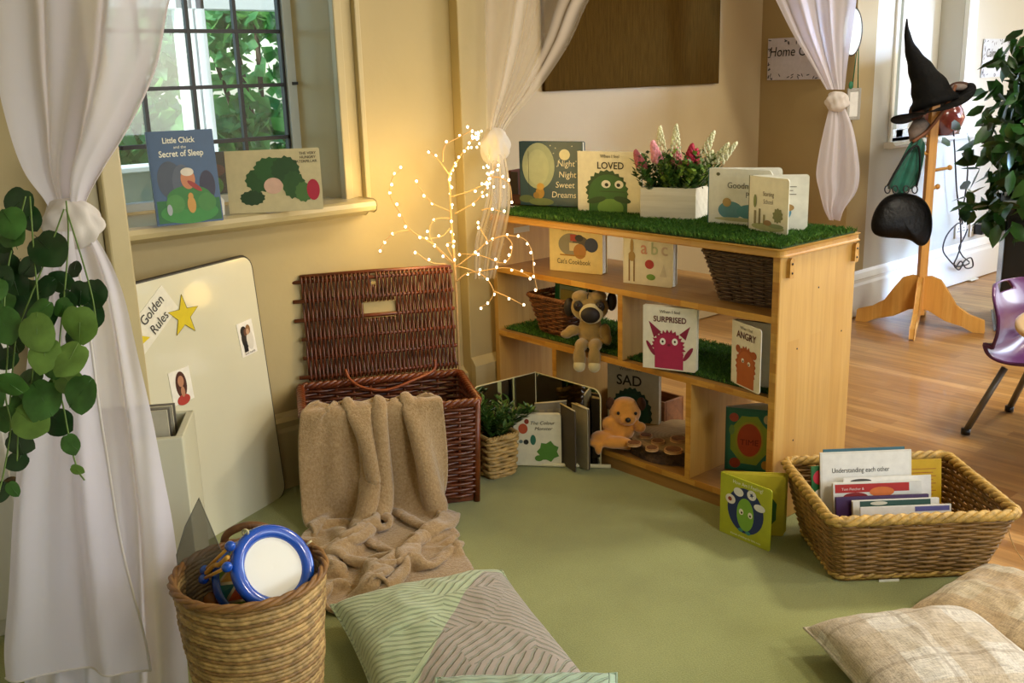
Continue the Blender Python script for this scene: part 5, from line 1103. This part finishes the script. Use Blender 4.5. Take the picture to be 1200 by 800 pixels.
# brown fur headpiece and strap under the hat
M_fur=mat('brown_fur','4a3024',.95,var=.4,vs=40,bump=.6,bs=150); M_furg=mat('grey_fur','8c7f78',.95,var=.2,vs=40,bump=.6,bs=150)
fo=thing('fur_headpiece','brown and grey furry ear headpiece hanging under the witch hat','headpiece',hc-np.array([0,0,.12]))
def at_(px,py,d=5.52): return dep(px,py,d)-(hc-np.array([0,0,.12]))
dcs=float((np.array([cs[0],cs[1],1.0])-CAM)@fw)
MB().ball(at_(1125,102,dcs),(.06,.03,.028),14,9,R=Matrix.Rotation(hdir,3,'Z')).build('ear',M_fur,fo); MB().ball(at_(1124,102,dcs-.03),(.042,.012,.017),14,9,R=Matrix.Rotation(hdir,3,'Z')).build('ear_lining',M_furg,fo)
MB().ball(at_(1074,131,dcs),(.045,.035,.05),14,9).build('ear',M_fur,fo); 

gp=[at_(x,y,dcs-.05) for x,y in ((1082,138),(1092,148),(1084,160),(1066,166),(1064,152),(1070,142))]
mb=MB(); cen=sum(gp)/6; mb.add(gp+[cen-fw*.03],[(i,(i+1)%6,6) for i in range(6)],0,True); mb.build('hood',M_furg,fo,solid=.006)
MB().tube(spline([at_(x,y,dcs-.07) for x,y in ((1120,100),(1110,122),(1098,140),(1085,155),(1070,166))],6),.009,7).build('strap',mat('tan_strap','7a4a2c',.6),fo)
# teal cloth and handbag
tc=thing('teal_cloth','dark teal cloth hanging from a peg of the coat stand','cloth',above(1075,170,cs))
tp=above(1075,170,cs); rows=[]
for i,(y,xl,xr) in enumerate(((164,1068,1084),(180,1058,1083),(200,1047,1080),(215,1041,1076),(225,1040,1070))):
    rows.append([dep(xl+(xr-xl)*j/15,y+4*math.sin(j*.5+i),dcs-.06+.012*math.sin(j*1.1+i*.5))-tp for j in range(16)])
MB().grid(np.array(rows)).build('cloth',mat('teal_cloth','0f5a48',.8,var=.25,vs=20,sheen=.3),tc,solid=.004,subd=1)
hbp=above(1056,262,cs)-fw*.07; hb=thing('handbag','glossy black handbag hanging from the coat stand','handbag',hbp)
Hb=lambda px,py,dd_=0: dep(px,py,dcs-.09+dd_)-hbp
prof_=[(1040,226),(1056,223),(1076,226),(1088,234),(1095,250),(1096,268),(1092,284),(1084,292),(1074,289),(1068,282),(1050,281),(1030,280),(1019,275),(1017,262),(1022,246),(1030,234)]
cx_,cy_=1057,255; L0=[]
for s_,dz in ((.0,-.055),(.45,-.05),(.8,-.035),(1,.0),(.8,.035),(.0,.045)):
    L0.append([Hb(cx_+(x-cx_)*s_,cy_+(y-cy_)*s_,dz) for x,y in prof_])
MB().grid(np.array(L0),cu_=True).build('bag_body',mat('black_leather','040303',.42,var=.4,vs=12,bump=.25,bs=25,bd=.02,spec=.2),hb,subd=2)
for px in (1040,1049,1062,1072):
    MB().tube([Hb(px+3.2*math.cos(a),222+4.5*math.sin(a),-.01) for a in np.linspace(0,2*PI,12)[:-1]],.0035,6,closed=True).build('handle_ring',M_black,hb)
MB().tube(spline([Hb(x,y,.0) for x,y in ((1040,218),(1050,200),(1064,178),(1076,172),(1078,200),(1074,218))],6),.006,7).build('handle',mat('black_leather','0b0908',.28),hb)
# vase on the right sill
vz=ony(1104,158,2.90); va=thing('glass_bowl','reddish brown glass bowl on the right window sill','bowl',(vz[0]+.05,2.92,.93))
MB().lathe([(0,0),(.06,0),(.10,.05),(.115,.10),(.10,.15),(.075,.18),(.078,.195),(.07,.195),(.066,.18),(.09,.14),(.1,.1),(.085,.05),(.05,.01),(0,.01)],32).build('bowl',mat('red_glass','7a3224',.12,var=.3,vs=8,coat=.6),va)
# sockets and cables
def sock(px,py,lab,plug):
    p=ony(px,py,2.9); o=thing('wall_socket',lab,'socket',(p[0],2.9,p[2])); MB().box((-.07,-.012,-.043),(.07,0,.043)).build('plate',M_trimw,o,bevel=.004)
    s=MB(); 
    for dx in (-.035,.035):
        for a_,b_ in ((0,.018),(-.01,0),(.01,0)): s.box((dx+a_-.003,-.0135,b_-.006),(dx+a_+.003,-.0115,b_+.002))
    s.build('pin_hole',M_black,o)
    if plug: MB().box((-.03,-.07,-.03),(.045,-.0125,.035)).build('plug_adapter',M_black,o,bevel=.006)
sock(1124,270,'white double wall socket below the right window sill',False); sock(1141,268,'white wall socket with a black plug adapter, near the planter',True)
cab=thing('cable','thin black cable hanging from the sill and coiling above the skirting','cable',ony(1120,165,2.86))
cb=ony(1120,165,2.86)
for pts in ([(1117,150),(1119,180),(1121,220),(1125,255),(1126,285),(1122,300),(1118,310),(1124,316),(1130,306),(1138,302),(1140,312),(1132,314),(1126,306),(1120,314)],[(1124,250),(1128,262),(1122,262),(1110,275),(1105,292),(1112,304),(1122,312),(1136,308),(1128,300),(1124,290),(1130,278),(1134,268)],[(1130,178),(1134,200),(1130,235),(1124,258)]):
    MB().tube(spline([ony(x,y,2.845)-cb for x,y in pts],6),.0045,6).build('cord',M_black,cab)
# small scrap on floor
p=onz(1140,328); o=thing('paper_scrap','small white scrap on the wooden floor below the cable coil','scrap',p); MB().box((-.05,-.015,0),(.05,.015,.008)).build('scrap',C_('e4e2da'),o,bevel=.003)
# ================================================================== PLANTER AND FICUS
pa=hdir-.40; px_,py_=5.175+.42*math.cos(pa)-.045*math.sin(pa),2.204+.42*math.sin(pa)+.045*math.cos(pa)
pl_=thing('tall_planter','tall dark grey square planter at the right edge','planter',(px_,py_,0),pa)
Mpl=mat('planter_grey','10181e',.25,spec=.6); pw_,phh=.44,.66
o=MB(); o.prism([(-.40,-.02),(.40,-.02),(.40,.46),(-.40,.46)],0,phh-.03,plane='XY'); o.build('body',Mpl,pl_,bevel=.01)
o=MB(); 
for a_,b_ in (((-.42,-.045),(.42,.0)),((-.42,.44),(.42,.48)),((-.42,0),(-.37,.44)),((.37,0),(.42,.44))): o.box((*a_,phh-.03),(*b_,phh+.01))
o.build('rim',mat('planter_rim','8d989c',.3,metal=.3),pl_,bevel=.006)
fi=thing('ficus_tree','leafy artificial ficus tree growing out of the tall planter','ficus',(px_-.22*math.sin(pa)-.10*math.cos(pa),py_+.22*math.cos(pa)-.10*math.sin(pa),phh-.02))
M_fic=mat('ficus_leaf','2a5420',.35,var=.55,vs=9,spec=.5)
s=MB(); G=random.Random(3)
for k in range(7): a=k*.9; s.tube(spline([(0,0,0),(.03*math.cos(a),.03*math.sin(a),.25),(.18*math.cos(a),.18*math.sin(a),.55),(.34*math.cos(a),.30*math.sin(a),.7+.04*k)],6),.011,7)
s.build('trunk',mat('ficus_bark','5a4a34',.8),fi)
lv=MB(); g=np.random.default_rng(8); n=0
for i in range(2600):
    c_=np.array([g.normal(0,.30),g.normal(0,.22),g.uniform(-.1,.86)])
    lim=.50 if c_[2]<.45 else .50-.5*(c_[2]-.45)
    if abs(c_@np.array([cr[0],cr[1],0]))>lim or (c_[2]<.05 and abs(c_@np.array([cr[0],cr[1],0]))<.12) : continue
    a=g.normal(size=3); a[2]-=.9; a/=np.linalg.norm(a); b=np.cross(a,g.normal(size=3)); b/=np.linalg.norm(b); nn=np.cross(a,b); L=g.uniform(.08,.14); W_=L*.23
    lv.add([c_,c_+a*L*.3+b*W_+nn*.005,c_+a*L*.65+b*W_*.9+nn*.004,c_+a*L,c_+a*L*.65-b*W_*.9+nn*.004,c_+a*L*.3-b*W_+nn*.005,c_+a*L*.5-nn*.004],[(0,1,6),(1,2,6),(2,3,6),(3,4,6),(4,5,6),(5,0,6)],0,True)
lv.build('foliage',M_fic,fi)
# ================================================================== CHAIR AND TABLE at the right edge
M_pur=mat('purple_plastic','58205e',.3,coat=.3,spec=.6); M_leg=mat('grey_tube','77736a',.35,metal=.6)
ch=thing('purple_chair','purple plastic child chair with grey metal legs at the right edge','chair',(3.80,1.41,0),PI)
# local: x right, y forward of the sitter (turned to face -y in the room)
prof_=[(.19,.295),(.12,.29),(.0,.275),(-.08,.27),(-.135,.29),(-.155,.34),(-.145,.40),(-.15,.46),(-.175,.52),(-.195,.555)]
Sp=spline([(0,a_,b_) for a_,b_ in prof_],6); rows=[]
for i,p_ in enumerate(Sp):
    f=i/(len(Sp)-1); hw=.165+.02*math.sin(f*PI) if f<.8 else .175-.05*((f-.8)/.2)**2
    rows.append([(hw*u,p_[1]+(.035*u*u if f>.55 else .0),p_[2]+(.03*u*u if f<.55 else 0)) for u in np.linspace(-1,1,17)])
rows=np.array(rows); mbq=MB(); mbq.add(rows.reshape(-1,3),[(i*17+j,i*17+j+1,(i+1)*17+j+1,(i+1)*17+j) for i in range(len(rows)-1) for j in range(16) if not (len(rows)*.86<i<len(rows)*.95 and 5<=j<=10)],0,True)
mbq.build('seat_shell',M_pur,ch,solid=.012,subd=1,bevel=0)
for sx in (-1,1):
    for y0,y1 in ((-.09,-.19),(.12,.2)):
        o=MB().tube([(sx*.14,y0,.268),(sx*.185,y1,.012)],.0125,8); q_=o.build('leg',M_leg,ch); MB().lathe([(0,0),(.017,0),(.017,.022),(0,.022)],12,c=(sx*.185,y1,.0)).build('foot_cap',M_black,q_)
tb=thing('round_table','pale wooden child table top edge at the far right edge','table',(3.575,.955,0))
MB().lathe([(0,.488),(.44,.488),(.455,.495),(.455,.508),(.44,.515),(0,.515)],64).build('tabletop',mat('table_beige','d8b88c',.35,coat=.2),tb)
for a_ in (.9,2.0,4.4,5.6): MB().tube([(.33*math.cos(a_),.33*math.sin(a_),.488),(.36*math.cos(a_),.36*math.sin(a_),0)],.016,10).build('leg',M_leg,tb)
# ================================================================== LIGHT
def area(name,loc,rot,sx,sy,e,c=(1,1,1),spread=PI):
    l=bpy.data.lights.new(name,'AREA'); l.shape='RECTANGLE'; l.size=sx; l.size_y=sy; l.energy=e; l.color=c; l.spread=spread
    o=bpy.data.objects.new(name,l); col.objects.link(o); o.location=loc; o.rotation_euler=rot; return o
# daylight from an unseen window at the right, then two added fill lamps
area('daylight_right',(7.95,-1.2,1.6),(0,PI/2,0),1.4,3.2,85,(.80,.90,1))
dv_=Vector((5.15,2.9,.6))-Vector((7.9,-1.2,1.7)); l_=area('blue_fill_right',(7.9,-1.2,1.7),(0,0,0),.9,.9,34,(.42,.62,1),math.radians(30)); l_.rotation_euler=dv_.to_track_quat('-Z','Y').to_euler()  # added narrow blue lamp, aimed to cool the wall by the coat stand
area('fill_front',(2.5,-3.15,1.6),(PI/2,0,0),4.0,1.4,42,(.92,.94,1))  # soft fill lamp added behind the camera, at an invented window opening
# ceiling lamps
for x,y in ((3.9,.9),(3.9,-1.4),(6.3,.6),(1.4,-1.4)):
    t_=thing('ceiling_light','round opal ceiling light','ceiling light',(x,y,HC),group='opal ceiling lights')
    MB().lathe([(0,-.07),(.14,-.06),(.19,-.03),(.2,0),(0,0)],32).build('shade',mat('opal','f2efe6',.4),t_)
    l=area('ceiling_lamp',(x,y,HC-.09),(0,0,0),.5,.5,44,(1,.92,.77)); l.parent=t_; l.location=(0,0,-.09)
# sun and sky outside
s=bpy.data.lights.new('sun','SUN'); s.energy=7; s.angle=.03; s.color=(1,.95,.85); so=bpy.data.objects.new('sun',s); col.objects.link(so); so.rotation_euler=(math.radians(48),0,math.radians(-65))
wd_=bpy.data.worlds.new('sky'); sc.world=wd_; wd_.use_nodes=True; nt=wd_.node_tree; sk=nt.nodes.new('ShaderNodeTexSky'); sk.sky_type='NISHITA'; sk.sun_disc=False; sk.sun_elevation=math.radians(40); sk.sun_rotation=2.2
nt.links.new(sk.outputs[0],nt.nodes['Background'].inputs[0]); nt.nodes['Background'].inputs[1].default_value=.38
vs_=sc.view_settings; vs_.view_transform='Standard'; vs_.look='None'; vs_.exposure=0.22; vs_.gamma=1; vs_.use_curve_mapping=False
sc.cycles.max_bounces=8; sc.cycles.transparent_max_bounces=24; sc.cycles.caustics_reflective=False; sc.cycles.caustics_refractive=False
